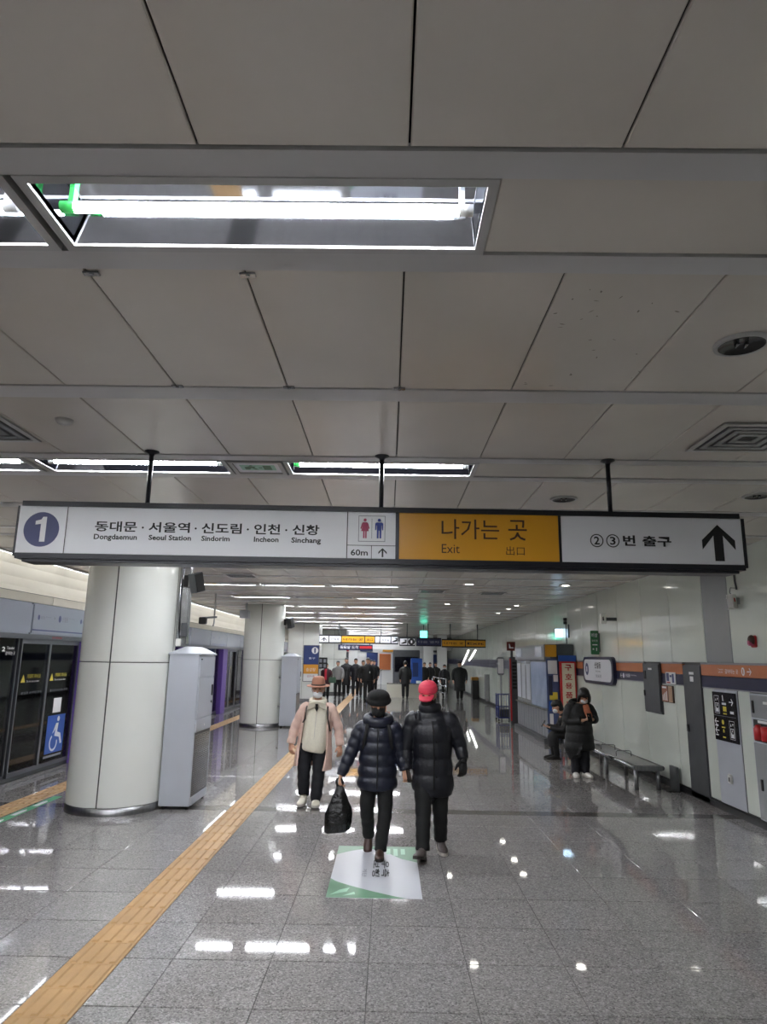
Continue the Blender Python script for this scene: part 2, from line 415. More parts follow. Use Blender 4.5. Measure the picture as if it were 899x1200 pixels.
# recessed fluorescent fittings
def lamp_proto(L, mt_tube='tube_light', cap='socket_white', dim=False):
    """parts of a fitting of length L, origin at its centre on the ceiling plane"""
    fr = MB(); w = 0.19; f = 0.032; h = L / 2
    for (x0, x1, y0, y1) in ((-h, h, -w, -w + f), (-h, h, w - f, w), (-h, -h + f, -w + f, w - f), (h - f, h, -w + f, w - f)): fr.box(x0, x1, y0, y1, -0.010, 0.02)
    rf = MB(); i0, i1 = w - f, 0.10; hi = h - f; top = 0.088
    rf.add([(-hi, -i0, 0.0), (hi, -i0, 0.0), (hi, -i1, top), (-hi, -i1, top)], [(0, 1, 2, 3)])
    rf.add([(-hi, i0, 0.0), (hi, i0, 0.0), (hi, i1, top), (-hi, i1, top)], [(0, 1, 2, 3)])
    rf.add([(-hi, -i1, top), (hi, -i1, top), (hi, i1, top), (-hi, i1, top)], [(0, 1, 2, 3)])
    for s in (-1, 1): rf.add([(s * hi, -i0, 0), (s * hi, i0, 0), (s * hi, i1, top), (s * hi, -i1, top)], [(0, 1, 2, 3)])
    tb = MB().tube([(-hi + 0.07, 0, 0.026), (hi - 0.07, 0, 0.026)], 0.018, 10)
    c1 = MB().tube([(-hi + 0.025, 0, 0.026), (-hi + 0.07, 0, 0.026)], 0.020, 10); c2 = MB().tube([(hi - 0.07, 0, 0.026), (hi - 0.025, 0, 0.026)], 0.020, 10)
    for c, s in ((c1, -1), (c2, 1)): c.box(s * (hi - 0.06) - 0.008, s * (hi - 0.06) + 0.008, -0.014, 0.014, 0.035, 0.088)
    return [('frame', fr.mesh('frame', 'frame_white')), ('reflector', rf.mesh('reflector', 'reflector')), ('tube', tb.mesh('tube', mt_tube)),
            ('end_cap', c1.mesh('end_cap', cap)), ('end_cap', c2.mesh('end_cap', 'socket_white'))]
lamp_cache = {}
ORD = 'first second third fourth fifth sixth seventh eighth ninth tenth eleventh twelfth thirteenth fourteenth fifteenth'.split()
for i, y in enumerate(rows):
    for k, (x0, x1) in enumerate(LAMPS[i]):
        L = round(x1 - x0, 3); dim = (i == 7 and k == 1)
        cap = 'green_cap' if (i == 2 and k == 2) or (i == 3 and k == 2) else 'socket_white'
        key = (L, dim, cap)
        if key not in lamp_cache: lamp_cache[key] = lamp_proto(L, 'tube_dim' if dim else 'tube_light', cap)
        if i == 2: lab = ['recessed ceiling light at the far left end of the row of three above', 'recessed light with its end just left of the green-capped lamp', 'large recessed ceiling light with a green-capped tube, in front of the hanging sign'][k]
        elif i == 3: lab = ['recessed tube light beyond the square vent, left of the sign hangers', 'recessed tube light with a sign hanger crossing it, left of the exit panel', 'recessed tube light beside the ceiling exit panel, behind the middle hanger'][k]
        else:
            side = ('nearest the screen doors', 'in the middle of its row', 'nearest the exit wall')[k + 3 - len(LAMPS[i])]
            lab = ('recessed tube light %s, %s lamp row beyond the hanging sign' % (side, ORD[i - 4])) if i > 3 else 'recessed tube light %s, %s row before the hanging sign' % (side, ('fourth', 'third')[i])
        # the lamp rows go on behind the camera and to its side: those fittings lie outside the picture
        place = ('rear', 'near')[i] + ('_left', '_middle', '_right')[k] if i < 2 else 'side' if (i, k) == (2, 0) else ''
        t = thing('ceiling_light_%s_offscreen' % place if place else 'ceiling_light', ((x0 + x1) / 2, y, CEIL), lab, 'ceiling light', 'recessed ceiling tube lights')
        parts = {}
        for nm, me in lamp_cache[key]:
            if nm == 'end_cap': inst(nm, me, parts['tube'], (0, 0, 0))
            else: parts[nm] = inst('tube_%s_offscreen' % place if place and nm == 'tube' else nm, me, t, (0, 0, 0))

# round downlights (off near the camera, lit further down)
M('down_glow', (255, 250, 240), 0.4, emit=9.0)
def downlight(x, y, on, label, r=0.115):
    t = thing('downlight', (x, y, CEIL), label, 'downlight', 'lit round downlights' if on else 'unlit round downlights')
    MB().lathe([(r, 0.0), (r, -0.012), (r - 0.014, -0.017), (r - 0.02, -0.012), (r - 0.02, -0.003)], (x, y, CEIL), 28).build('rim', 'frame_white', t)
    MB().lathe([(r - 0.019, -0.013), (r - 0.04, -0.005), (0.001, -0.003)], (x, y, CEIL), 28).build('reflector', 'black_gloss' if not on else 'frame_white', t)
    b = MB()
    if on: b.lathe([(0.001, -0.011), (0.06, -0.010), (0.082, -0.005)], (x, y, CEIL), 20)
    else:
        for s in (-1, 1): b.tube([(x + s * 0.02 - 0.004, y - 0.02, CEIL - 0.009), (x + s * 0.02 + 0.004, y + 0.02, CEIL - 0.009)], 0.006, 8)
    b.build('bulb', 'down_glow' if on else 'steel', t)
for x, y, l in ((1.54, 2.80, 'unlit round downlight in the scuffed ceiling panels in front of the hanging sign'), (1.51, 5.80, 'unlit round downlight just above the yellow exit sign panel'), (3.08, 5.60, 'unlit round downlight above the arrow end of the hanging sign')):
    downlight(x, y, False, l)
for y in (12.8, 17.6): downlight(1.5, y, True, 'lit round downlight in the ceiling beyond the hanging sign')
for y in (12.8, 17.8, 19.0, 20.8): downlight(3.3, y, True, 'lit round downlight in the ceiling beyond the hanging sign')
# square air diffusers
def diffuser(cx, cy, h, label):
    t = thing('air_diffuser', (cx, cy, CEIL), label, 'air vent', 'square ceiling air vents')
    for q in range(4):
        r0 = h * (1 - 0.23 * q); r1 = r0 - 0.035; m = MB(); z0 = -0.012 + q * 0.001
        for (a, b, c, d) in ((-r0, r0, -r0, -r1), (-r0, r0, r1, r0), (-r0, -r1, -r1, r1), (r1, r0, -r1, r1)): m.box(cx + a, cx + b, cy + c, cy + d, CEIL + z0 - 0.004, CEIL + z0 + 0.004)
        m.build('vane', 'frame_white' if q == 0 else 'wall_grey', t)
    MB().box(cx - h + 0.01, cx + h - 0.01, cy - h + 0.01, cy + h - 0.01, CEIL - 0.0075, CEIL - 0.004).build('throat', 'black', t)
diffuser(2.22, 4.08, 0.27, 'square air vent in the ceiling before the right-hand sign hanger')
diffuser(-2.62, 4.02, 0.30, 'square air vent in the ceiling above the line number end of the sign')
for x, y in ((-2.6, 11.9), (0.9, 14.3), (2.2, 14.6)): diffuser(x, y, 0.27, 'square air vent in the ceiling beyond the hanging sign')
m = MB().lathe([(0.001, -0.03), (0.035, -0.026), (0.05, -0.012), (0.052, 0)], (-1.98, 3.91, CEIL), 20)
m.build('smoke_detector', 'frame_white', label='small round smoke detector on the ceiling near the square vent', cat='smoke detector')
# exit panel in the lamp row
t = thing('emergency_exit_sign', (-0.99, 4.91, CEIL), 'flat green and white emergency exit panel set in the ceiling lamp row', 'exit sign')
m = MB()
for (a, b, c, d) in ((-1.185, -0.795, 4.74, 4.77), (-1.185, -0.795, 5.05, 5.08), (-1.185, -1.155, 4.77, 5.05), (-0.825, -0.795, 4.77, 5.05)): m.box(a, b, c, d, CEIL - 0.014, CEIL + 0.02)
m.build('frame', 'frame_white', t)
pl = MB().box(-1.155, -0.825, 4.77, 5.05, CEIL - 0.004, CEIL + 0.01).build('panel', 'sign_white', t)
M('exit_tint', (150, 200, 180), 0.4)
flat([rect(-0.13, 0.13, -0.07, 0.07)], (-0.99, 4.91, CEIL - 0.004), (1, 0, 0), (0, -1, 0), 'exit_tint', pl)
flat([[(-0.10, -0.05), (-0.07, -0.05), (-0.05, -0.01), (-0.03, -0.05), (0.0, -0.05), (-0.03, 0.0), (-0.01, 0.03), (-0.06, 0.04), (-0.10, 0.01)], disc(-0.045, 0.053, 0.012, 10), rect(0.04, 0.1, -0.055, 0.055), [(0.005, -0.01), (0.03, -0.01), (0.03, 0.01), (0.005, 0.01)]],
     (-0.99, 4.91, CEIL - 0.004), (1, 0, 0), (0, -1, 0), 'green_sign', pl, off=0.002)

M('tube_cove', (250, 252, 255), 0.4, emit=TUBE * 0.09)
# ================================================================ LEFT: cove, wall above the screen doors
wl = thing('wall_left', (PSD_X, 0, 0), kind='structure')
m = MB(); prof = [(-5.42, 2.70), (-5.50, 2.78), (-5.56, 2.92), (-5.56, 3.10), (-5.50, 3.22), (-5.5, 3.30), (-5.75, 3.30), (-5.75, 2.70)]
m.prism([(a, b) for a, b in prof], (0, 0, 0), (1, 0, 0), (0, 0, 1), (0, 1, 0), Y0, Y1); m.build('cove_wall', 'wall_cream', wl)
y = Y0
while y < Y1:
    MB().box(-5.60, -5.40, y + 0.003, min(y + 3.0, Y1) - 0.003, 2.565, 2.69, 0.004).build('cove_panel', 'wall_cream', wl); y += 3.0
MB().box(-5.6, -5.43, Y0, Y1, 2.55, 2.71).build('joint_strip', 'joint', wl)
MB().box(-5.27, -5.235, Y0, Y1, CEIL - 0.03, CEIL + 0.1).build('cove_lip', 'ceiling_strip', wl)
tm = MB().tube([(0, -0.66, 0), (0, 0.66, 0)], 0.016, 8, ref=(1, 0, 0)).mesh('tube', 'tube_cove')
hm = MB().box(-0.035, 0.035, -0.71, 0.71, 0.022, 0.07).mesh('batten', 'frame_white')
y = 0.5; nth = 0
while y < 34:
    off_ = '_%s_offscreen' % ORD[nth] if y < 8.5 else ''; nth += 1     # the line of tubes runs on past the picture's edge
    t = thing('cove_light' + off_, (-5.32, y, CEIL - 0.005), 'slim tube light in the line along the cove above the screen doors', 'strip light', 'cove tube lights')
    inst('batten', hm, t, (0, 0, 0)); inst('tube' + off_.replace('_', '_cove_', 1) if off_ else 'tube', tm, t, (0, 0, 0)); y += 1.46

# ================================================================ RIGHT WALL
wr = thing('wall_right', (WALL_R, 0, 0), kind='structure')
RW_END = 52.0
MB().box(WALL_R + 0.03, WALL_R + 0.25, Y0, RW_END, 0, CEIL + 0.3).build('backing', 'joint', wr)
def wp(y0, y1, z0, z1, mt='wall_enamel', name='wall_panel', proud=0.0, c=0.006):
    return MB().box(WALL_R - proud, WALL_R + 0.035, y0 + 0.004, y1 - 0.004, z0 + 0.003, z1 - 0.003, c).build(name, mt, wr)
BZ = (0.10, 1.50, 1.65, 1.80)
up = [-6.4, -4, -1.6, 0.2, 1.4, 2.6, 3.8, 5.0, 6.2, 7.4, 8.66, 9.38, 10.5, 11.68, 12.92, 14.1] + [15.3 + 1.2 * k for k in range(31)]
up[-1] = RW_END
for a, b in zip(up, up[1:]): wp(a, b, 1.82, CEIL + 0.02, 'wall_grey' if abs(a - 8.66) < 0.01 else 'wall_enamel')
lows = [(-6.4, -4), (-4, -1.6), (-1.6, 0.8), (0.8, 2.0), (2.0, 3.2), (3.2, 4.4), (4.4, 5.6), (5.6, 6.8), (6.8, 7.5), (8.33, 8.62), (9.27, 9.56), (10.15, 10.456), (10.456, 11.66), (11.66, 12.87), (12.87, 14.05), (14.05, 15.25), (15.25, 16.45)]
lows += [(16.45 + 1.2 * k, 17.65 + 1.2 * k) for k in range(29)] + [(51.25, 52.0)]
for a, b in lows: wp(a, b, BZ[0], BZ[1] - 0.01)
MB().box(WALL_R + 0.02, WALL_R + 0.10, Y0, RW_END, 0, 0.105).build('skirting_recess', 'skirting', wr)
segs = [(-6.4, 0.2), (0.2, 2.6), (2.6, 5.0), (5.0, 7.4), (7.4, 9.56), (10.15, 10.94), (11.66, 13.06), (13.06, 15.3), (15.3, 17.7), (17.7, 20.1), (20.1, 22.5), (22.5, 24.9), (24.9, 27.3), (27.3, 29.7), (29.7, 32.1), (32.1, 36), (36, 40), (40, 46), (46, 52)]
for a, b in segs:
    far_ = a >= 19
    wp(a, b, BZ[2], BZ[3], 'band_navy' if far_ else 'band_orange', 'colour_band', 0.004, 0.003)
    wp(a, b, BZ[1], BZ[2], 'band_navy', 'colour_band', 0.004, 0.003)
    MB().box(WALL_R - 0.008, WALL_R + 0.03, a, b, 1.798, 1.822).build('band_trim', 'band_edge', wr)
    MB().box(WALL_R - 0.008, WALL_R + 0.03, a, b, 1.488, 1.503).build('band_trim', 'band_edge', wr)
bb = MB().box(WALL_R - 0.012, WALL_R + 0.03, Y0, RW_END, 0, 0.085).build('baseboard_right', 'skirting'); bb['kind'] = 'structure'
# room ends behind the camera and beyond the hall
for nm, yy in (('wall_back', Y0 - 0.2), ('wall_far', Y1)):
    o = MB().box(-9, 12, yy, yy + 0.2, -1.2, CEIL + 0.4).build(nm, 'wall_enamel'); o['kind'] = 'structure'
# ================================================================ HANGING SIGN
SR = math.radians(1.438); SU = Vector((math.cos(SR), math.sin(SR), 0)); SN = Vector((math.sin(SR), -math.cos(SR), 0)); SB = -SN; SZ = Vector((0, 0, 1))
SO = Vector((-0.06, 4.50, 0))
sign = thing('hanging_sign', (SO.x, SO.y, 2.40), 'long white and yellow direction sign hung from the ceiling on three black rods', 'sign', rz=SR)
def sp(m, s0, s1, z0, z1, d0, d1):   # box in sign space; d is depth behind the face
    c = SO + SU * (s0 + s1) / 2 + SB * (d0 + d1) / 2; return m.obox((c.x, c.y, (z0 + z1) / 2), (SU, SB, SZ), ((s1 - s0) / 2, (d1 - d0) / 2, (z1 - z0) / 2))
sp(MB(), -2.40, 2.435, 2.45, 2.785, 0.012, 0.17).build('case', 'rail_black', sign)
sp(MB(), -2.395, 2.43, 2.778, 2.812, -0.012, 0.18).build('top_rail', 'rail_black', sign)
m = sp(MB(), -2.405, 2.44, 2.425, 2.462, -0.012, 0.18); sp(m, -2.36, 2.40, 2.405, 2.427, 0.0, 0.17); m.build('bottom_rail', 'rail_black', sign)
for s0, s1 in ((-2.432, -2.408), (2.44, 2.47)): sp(MB(), s0, s1, 2.445, 2.782, 0.01, 0.19).build('end_cap', 'rail_black', sign)
for s0, s1 in ((0.098, 0.122), (1.195, 1.212)): sp(MB(), s0, s1, 2.455, 2.782, -0.006, 0.02).build('mullion', 'rail_black', sign)
pans = {}
for key, s0, s1, mt in (('line', -2.412, -2.097, 'sign_white'), ('dest', -2.092, -0.228, 'sign_white'), ('wc', -0.222, 0.098, 'sign_white'), ('exit', 0.122, 1.195, 'sign_yellow'), ('num', 1.212, 2.44, 'sign_white')):
    pans[key] = sp(MB(), s0, s1, 2.46, 2.78, 0.0, 0.014).build('face_panel', mt, sign)
def st(body, k, s0, s1, z0, z1, mt='ink', bold=0.0): return text(body, SO, SU, SZ, s0, s1, z0, z1, mt, pans[k], bold)
def sf(polys, k, mt='ink', off=0.001, name='print'): return flat(polys, SO, SU, SZ, mt, pans[k], name, off)
sf([disc(-2.256, 2.621, 0.117, 40)], 'line', 'ink_navy'); 
sf([[(-2.262, 2.538), (-2.226, 2.538), (-2.226, 2.706), (-2.252, 2.706), (-2.262, 2.688), (-2.298, 2.678), (-2.298, 2.652), (-2.262, 2.658)]], 'line', 'ink_white', 0.002, 'numeral')
for b, s0, s1, e, t0, t1 in (('동대문', -1.904, -1.626, 'Dongdaemun', -1.905, -1.620), ('서울역', -1.548, -1.275, 'Seoul Station', -1.543, -1.262), ('신도림', -1.197, -0.930, 'Sindorim', -1.194, -1.006), ('인천', -0.848, -0.674, 'Incheon', -0.845, -0.681), ('신창', -0.592, -0.412, 'Sinchang', -0.596, -0.399)):
    st(b, 'dest', s0, s1, 2.614, 2.684, 'ink', 0.021)
    desc = 0.012 if 'g' in e else 0
    st(e, 'dest', t0, t1, 2.562 - desc, 2.597, 'ink', 0.026)
sf([rect(-2.097, -2.092, 2.46, 2.78), rect(-0.228, -0.223, 2.46, 2.78)], 'dest', 'ink', 0.0008, 'divider_line')
sf([disc(s, 2.645, 0.007, 10) for s in (-1.587, -1.236, -0.889, -0.633)], 'dest')
# toilets, 60m, arrow
sf([rect(-0.222, 0.098, 2.549, 2.553), rect(-0.063, -0.059, 2.46, 2.55)], 'wc')
sf(outline(-0.151, 0.029, 2.577, 2.754, 0.004) + [rect(-0.0625, -0.0595, 2.598, 2.735)], 'wc', 'ink_grey')
a = -0.107
sf([disc(a, 2.724, 0.0105, 14), [(a - 0.014, 2.708), (a + 0.014, 2.708), (a + 0.021, 2.700), (a + 0.031, 2.666), (a + 0.023, 2.663), (a + 0.015, 2.690), (a + 0.025, 2.648), (a + 0.012, 2.648), (a + 0.012, 2.600), (a + 0.002, 2.600), (a + 0.002, 2.648), (a - 0.002, 2.648), (a - 0.002, 2.600), (a - 0.012, 2.600), (a - 0.012, 2.648), (a - 0.025, 2.648), (a - 0.015, 2.690), (a - 0.023, 2.663), (a - 0.031, 2.666), (a - 0.021, 2.700)]], 'wc', 'ink_pink', 0.0012, 'pictogram')
a = -0.012
sf([disc(a, 2.724, 0.0105, 14), [(a - 0.020, 2.708), (a + 0.020, 2.708), (a + 0.027, 2.701), (a + 0.027, 2.656), (a + 0.020, 2.656), (a + 0.018, 2.688), (a + 0.015, 2.688), (a + 0.015, 2.600), (a + 0.003, 2.600), (a + 0.003, 2.652), (a - 0.003, 2.652), (a - 0.003, 2.600), (a - 0.015, 2.600), (a - 0.015, 2.688), (a - 0.018, 2.688), (a - 0.020, 2.656), (a - 0.027, 2.656), (a - 0.027, 2.701)]], 'wc', 'ink_blue', 0.0012, 'pictogram')
st('60m', 'wc', -0.199, -0.085, 2.482, 2.524, 'ink', 0.02)
def up_arrow(a, z0, z1, w, st_, hw):   # shaft and barbs
    return [[(a, z1), (a + w, z1 - w * 0.95), (a + w, z1 - w * 0.95 - hw), (a + st_, z1 - hw * 0.95 - st_ * 0.4), (a + st_, z0), (a - st_, z0), (a - st_, z1 - hw * 0.95 - st_ * 0.4), (a - w, z1 - w * 0.95 - hw), (a - w, z1 - w * 0.95)]]
sf(up_arrow(0.013, 2.474, 2.535, 0.028, 0.0055, 0.014), 'wc', 'ink', 0.001, 'arrow')
st('나가는', 'exit', 0.407, 0.795, 2.605, 2.741, 'ink_brown', 0.004); st('곳', 'exit', 0.856, 0.982, 2.602, 2.742, 'ink_brown', 0.004)
st('Exit', 'exit', 0.408, 0.528, 2.509, 2.570, 'ink_brown'); st('出口', 'exit', 0.839, 0.963, 2.502, 2.562, 'ink_brown')
for c, d in ((1.452, '2'), (1.560, '3')):
    sf(ring(c, 2.612, 0.045, 0.007), 'num'); st(d, 'num', c - 0.019, c + 0.019, 2.585, 2.640, 'ink', 0.02)
st('번', 'num', 1.629, 1.713, 2.580, 2.652, 'ink', 0.028); st('출구', 'num', 1.761, 1.956, 2.578, 2.650, 'ink', 0.028)
sf(up_arrow(2.277, 2.487, 2.735, 0.112, 0.032, 0.065), 'num', 'ink', 0.001, 'arrow')
for s in (-1.60, 0.0, 1.585):
    p = SO + SU * s + SB * 0.085
    h = MB().tube([(p.x, p.y, 2.81), (p.x, p.y, CEIL - 0.002)], 0.016, 12).build('hanger_rod', 'rail_black', sign)
    MB().lathe([(0.05, 0.0), (0.05, -0.006), (0.02, -0.02), (0.018, -0.03)], (p.x, p.y, CEIL - 0.001), 20).build('ceiling_plate', 'rail_black', h)

# ================================================================ COLUMNS
def column(cx, cy, r, label, vis=1):
    t = thing('column', (cx, cy, 0), label, 'column', 'round white platform columns')
    MB().lathe([(r - 0.02, 0.0), (r - 0.02, CEIL - 0.008)], (cx, cy, 0), 48).build('core', 'joint', t)
    MB().lathe([(r + 0.004, 0.0), (r + 0.004, 0.085), (r - 0.01, 0.088)], (cx, cy, 0), 64).build('base_ring', 'steel_brushed', t)
    g = 0.008 / r
    for z0, z1 in ((0.09, 1.715), (1.725, CEIL - 0.009)):
        for k in range(4):
            a0 = -math.pi / 2 + k * math.pi / 2 + g; a1 = a0 + math.pi / 2 - 2 * g
            MB().lathe([(r - 0.025, z0), (r - 0.004, z0), (r, z0 + 0.004), (r, z0 + 0.012), (r, z0 + 0.02), (r, z1 - 0.02), (r, z1 - 0.012), (r, z1 - 0.004), (r - 0.004, z1), (r - 0.025, z1)], (cx, cy, 0), 24, a0, a1).build('cladding_panel', 'column_white', t)
    return t
column(-3.31, 8.86, 0.565, 'round white clad column rising behind the line number end of the hanging sign')
column(-3.40, 19.0, 0.55, 'round white clad column next to the second grey cabinet, behind the ceiling camera')

def tall_cabinet(x0, x1, y0, y1, h, label):
    t = thing('tall_cabinet', ((x0 + x1) / 2, (y0 + y1) / 2, 0), label, 'cabinet'); xm = (x0 + x1) / 2
    MB().box(x0, x1 - 0.012, y0, y1, 0.04, h, 0.006).build('body', 'cabinet_grey', t)
    m = MB(); cap = [(x0 - 0.012, h), (x1 + 0.012, h), (x1 + 0.0, h + 0.022), (xm + 0.05, h + 0.085), (xm - 0.05, h + 0.085), (x0, h + 0.022)]
    ya, yb, n = y0 - 0.012, y1 + 0.012, len(cap)
    ym = (y0 + y1) / 2
    m.add([(x0 - .012, ya, h), (x1 + .012, ya, h), (x1 + .012, yb, h), (x0 - .012, yb, h), (x0 - .012, ya, h + .018), (x1 + .012, ya, h + .018), (x1 + .012, yb, h + .018), (x0 - .012, yb, h + .018),
           (xm - 0.06, ya + 0.22, h + .105), (xm + 0.06, ya + 0.22, h + .105), (xm + 0.06, yb - 0.22, h + .105), (xm - 0.06, yb - 0.22, h + .105)],
          [(3, 2, 1, 0), (8, 9, 10, 11)] + [(i, (i + 1) % 4, 4 + (i + 1) % 4, 4 + i) for i in range(4)] + [(4 + i, 4 + (i + 1) % 4, 8 + (i + 1) % 4, 8 + i) for i in range(4)])
    m.build('peaked_lid', 'cabinet_grey', t)
    def face(z0, z1, mt, nm, o=0.0): return MB().box(x1 - 0.014, x1 + o, y0 + 0.03, y1 - 0.03, z0, z1, 0.004).build(nm, mt, t)
    up_ = face(h - 0.27, h - 0.02, 'cabinet_grey', 'access_hatch')
    MB().box(x1 - 0.002, x1 + 0.012, y0 + 0.06, y0 + 0.09, h - 0.06, h - 0.045).build('lock', 'black', up_)
    d = face(h - 0.77, h - 0.285, 'cabinet_grey', 'access_hatch')
    MB().box(x1 - 0.002, x1 + 0.014, y1 - 0.12, y1 - 0.09, h - 0.52, h - 0.38, 0.004).build('handle', 'black', d)
    MB().tube([(x1 - 0.002, y1 - 0.105, h - 0.60), (x1 + 0.01, y1 - 0.105, h - 0.60)], 0.016, 12).build('lock', 'black', d)
    fp = face(h - 0.93, h - 0.785, 'cabinet_grey', 'button_panel')
    MB().tube([(x1 - 0.002, ym, h - 0.87), (x1 + 0.008, ym, h - 0.87)], 0.014, 12).build('button', 'ink_white', fp)
    gr = face(0.14, h - 0.94, 'grille_dark', 'grille', -0.008)
    m = MB(); z = 0.17; k = 0
    while z < h - 0.96:
        y = y0 + 0.05 + (0.014 if k % 2 else 0)
        while y < y1 - 0.05:
            m.add([(x1 - 0.0075, y - 0.009, z), (x1 - 0.0075, y, z - 0.009), (x1 - 0.0075, y + 0.009, z), (x1 - 0.0075, y, z + 0.009), (x1 + 0.0005, y, z)], [(0, 1, 4), (1, 2, 4), (2, 3, 4), (3, 0, 4)]); y += 0.028
        z += 0.024; k += 1
    o = m.build('grille_studs', 'steel', gr); o['kind'] = 'stuff'
    face(0.045, 0.135, 'cabinet_grey', 'plinth_panel')
    for fx in (x0 + 0.05, x1 - 0.05):
        for fy in (y0 + 0.05, y1 - 0.05): MB().tube([(fx, fy, 0), (fx, fy, 0.045)], 0.022, 10).build('foot', 'black', t)
    for z in (1.24, 0.5): MB().box(x0 - 0.06, x0 + 0.004, y0 + 0.06, y0 + 0.09, z, z + 0.045).build('wall_bracket', 'steel', t)
    return t
tall_cabinet(-2.738, -2.352, 8.72, 9.50, 1.82, 'tall pale grey metal cabinet with a perforated grille beside the large column')
tall_cabinet(-2.842, -2.41, 18.62, 19.4, 1.80, 'tall pale grey metal cabinet beside the column behind the ceiling camera')
# steel cable channel and devices on the first column
t = thing('cable_channel', (-2.68, 8.95, 0), 'stainless cable channel with switch boxes up the side of the large column', 'cable channel')
m = MB(); m.box(-2.725, -2.60, 8.90, 9.02, 1.95, CEIL - 0.01, 0.008); m.build('channel', 'steel', t)
MB().tube([(-2.70, 8.88, 1.95), (-2.72, 8.88, 2.5), (-2.70, 8.88, CEIL - 0.01)], 0.018, 10).build('conduit', 'steel', t)
MB().box(-2.66, -2.585, 8.84, 8.90, 2.05, 2.22, 0.006).build('switch_box', 'steel_dark', t)
MB().box(-2.715, -2.655, 8.84, 8.89, 1.93, 2.02, 0.006).build('junction_box', 'socket_white', t)
def loudspeaker(x, y, z, s, label):
    t = thing('loudspeaker', (x, y, z), label, 'loudspeaker'); 
    ax = (Vector((0.86, -0.5, 0)).normalized(), Vector((0.45, 0.78, 0.28)).normalized(), None); a0, a1 = ax[0], ax[1]; a1 = (a1 - a0 * a1.dot(a0)).normalized(); a2 = a0.cross(a1)
    if a2.z < 0: a2 = -a2
    c = Vector((x, y, z))
    MB().obox(c, (a0, a1, a2), (0.055 * s, 0.075 * s, 0.125 * s)).build('case', 'steel_dark', t)
    MB().obox(c + a0 * 0.06 * s, (a0, a1, a2), (0.008 * s, 0.066 * s, 0.115 * s)).build('front_grille', 'black', t)
    MB().tube([c - a0 * 0.05 * s, c - a0 * 0.09 * s + Vector((-0.05, 0, 0.01)) * s], 0.012 * s, 8).build('bracket', 'black', t)
    MB().box(x - 0.16 * s, x - 0.1 * s, y - 0.03, y + 0.03, z - 0.06 * s, z + 0.09 * s).build('mount_plate', 'black', t)
loudspeaker(-2.50, 8.84, 2.74, 1.0, 'grey box loudspeaker tilted off the side of the large column')
loudspeaker(-2.69, 18.9, 2.72, 1.1, 'grey box loudspeaker on the column behind the ceiling camera')
# CCTV cameras
def cctv(x, y, z, label):
    t = thing('security_camera', (x, y, CEIL), label, 'camera')
    MB().tube([(x, y, z + 0.08), (x, y, CEIL - 0.002)], 0.018, 10).build('drop_pole', 'frame_white', t)
    MB().obox((x - 0.1, y - 0.08, z + 0.03), ((0.9, 0.42, 0.1), (-0.42, 0.9, 0), (0, 0, 1)), (0.17, 0.05, 0.02)).build('sun_shield', 'steel_dark', t)
    MB().box(x - 0.30, x - 0.14, y - 0.2, y - 0.06, z - 0.12, z + 0.03, 0.012).build('camera_body', 'black', t)
    MB().tube([(x, y, z + 0.08), (x, y, z - 0.08), (x - 0.02, y, z - 0.16)], 0.016, 8).build('arm', 'frame_white', t)
cctv(-3.95, 15.6, 2.62, 'black security camera hanging from the ceiling on a thin white pole')
m = MB().box(-3.95, -3.72, 18.2, 18.5, 2.80, 3.0, 0.01); m.tube([(-3.8, 18.35, 3.0), (-3.8, 18.35, CEIL)], 0.02, 8)
m.build('ceiling_box', 'cabinet_grey', label='small pale box hung from the ceiling at the column behind the camera', cat='box')

# ================================================================ PLATFORM SCREEN DOORS
psd = thing('screen_door_wall', (PSD_X, 0, 0), 'long platform screen wall with dark glass doors and a pale header', 'screen doors')
PX = PSD_X
def pb(x0, x1, y0, y1, z0, z1, nm, mt, par=psd, c=0.0): return MB().box(x0, x1, y0, y1, z0, z1, c).build(nm, mt, par)
PU, PV = Vector((0, 1, 0)), Vector((0, 0, 1))        # plane facing +X:  u x v = +X
hd = [4.0 + 2.1 * k for k in range(3)] + [10.305, 12.3] + [12.3 + 2.13 * k for k in range(1, 14)]
heads = []
for a, b in zip(hd, hd[1:]): heads.append(pb(PX - 0.25, PX + 0.06, a + 0.004, b - 0.004, 2.09, 2.55, 'header_panel', 'psd_header', psd, 0.02))
pb(PX - 0.25, PX + 0.045, 4, 40, 2.02, 2.088, 'door_rail', 'psd_frame', psd)
pb(PX - 0.2, PX - 0.02, 4, 40, 0, 0.06, 'threshold', 'steel_dark', psd)
doors = [5.95, 10.23, 14.49, 18.75, 23.0, 27.3, 31.5]
prev = 4.0
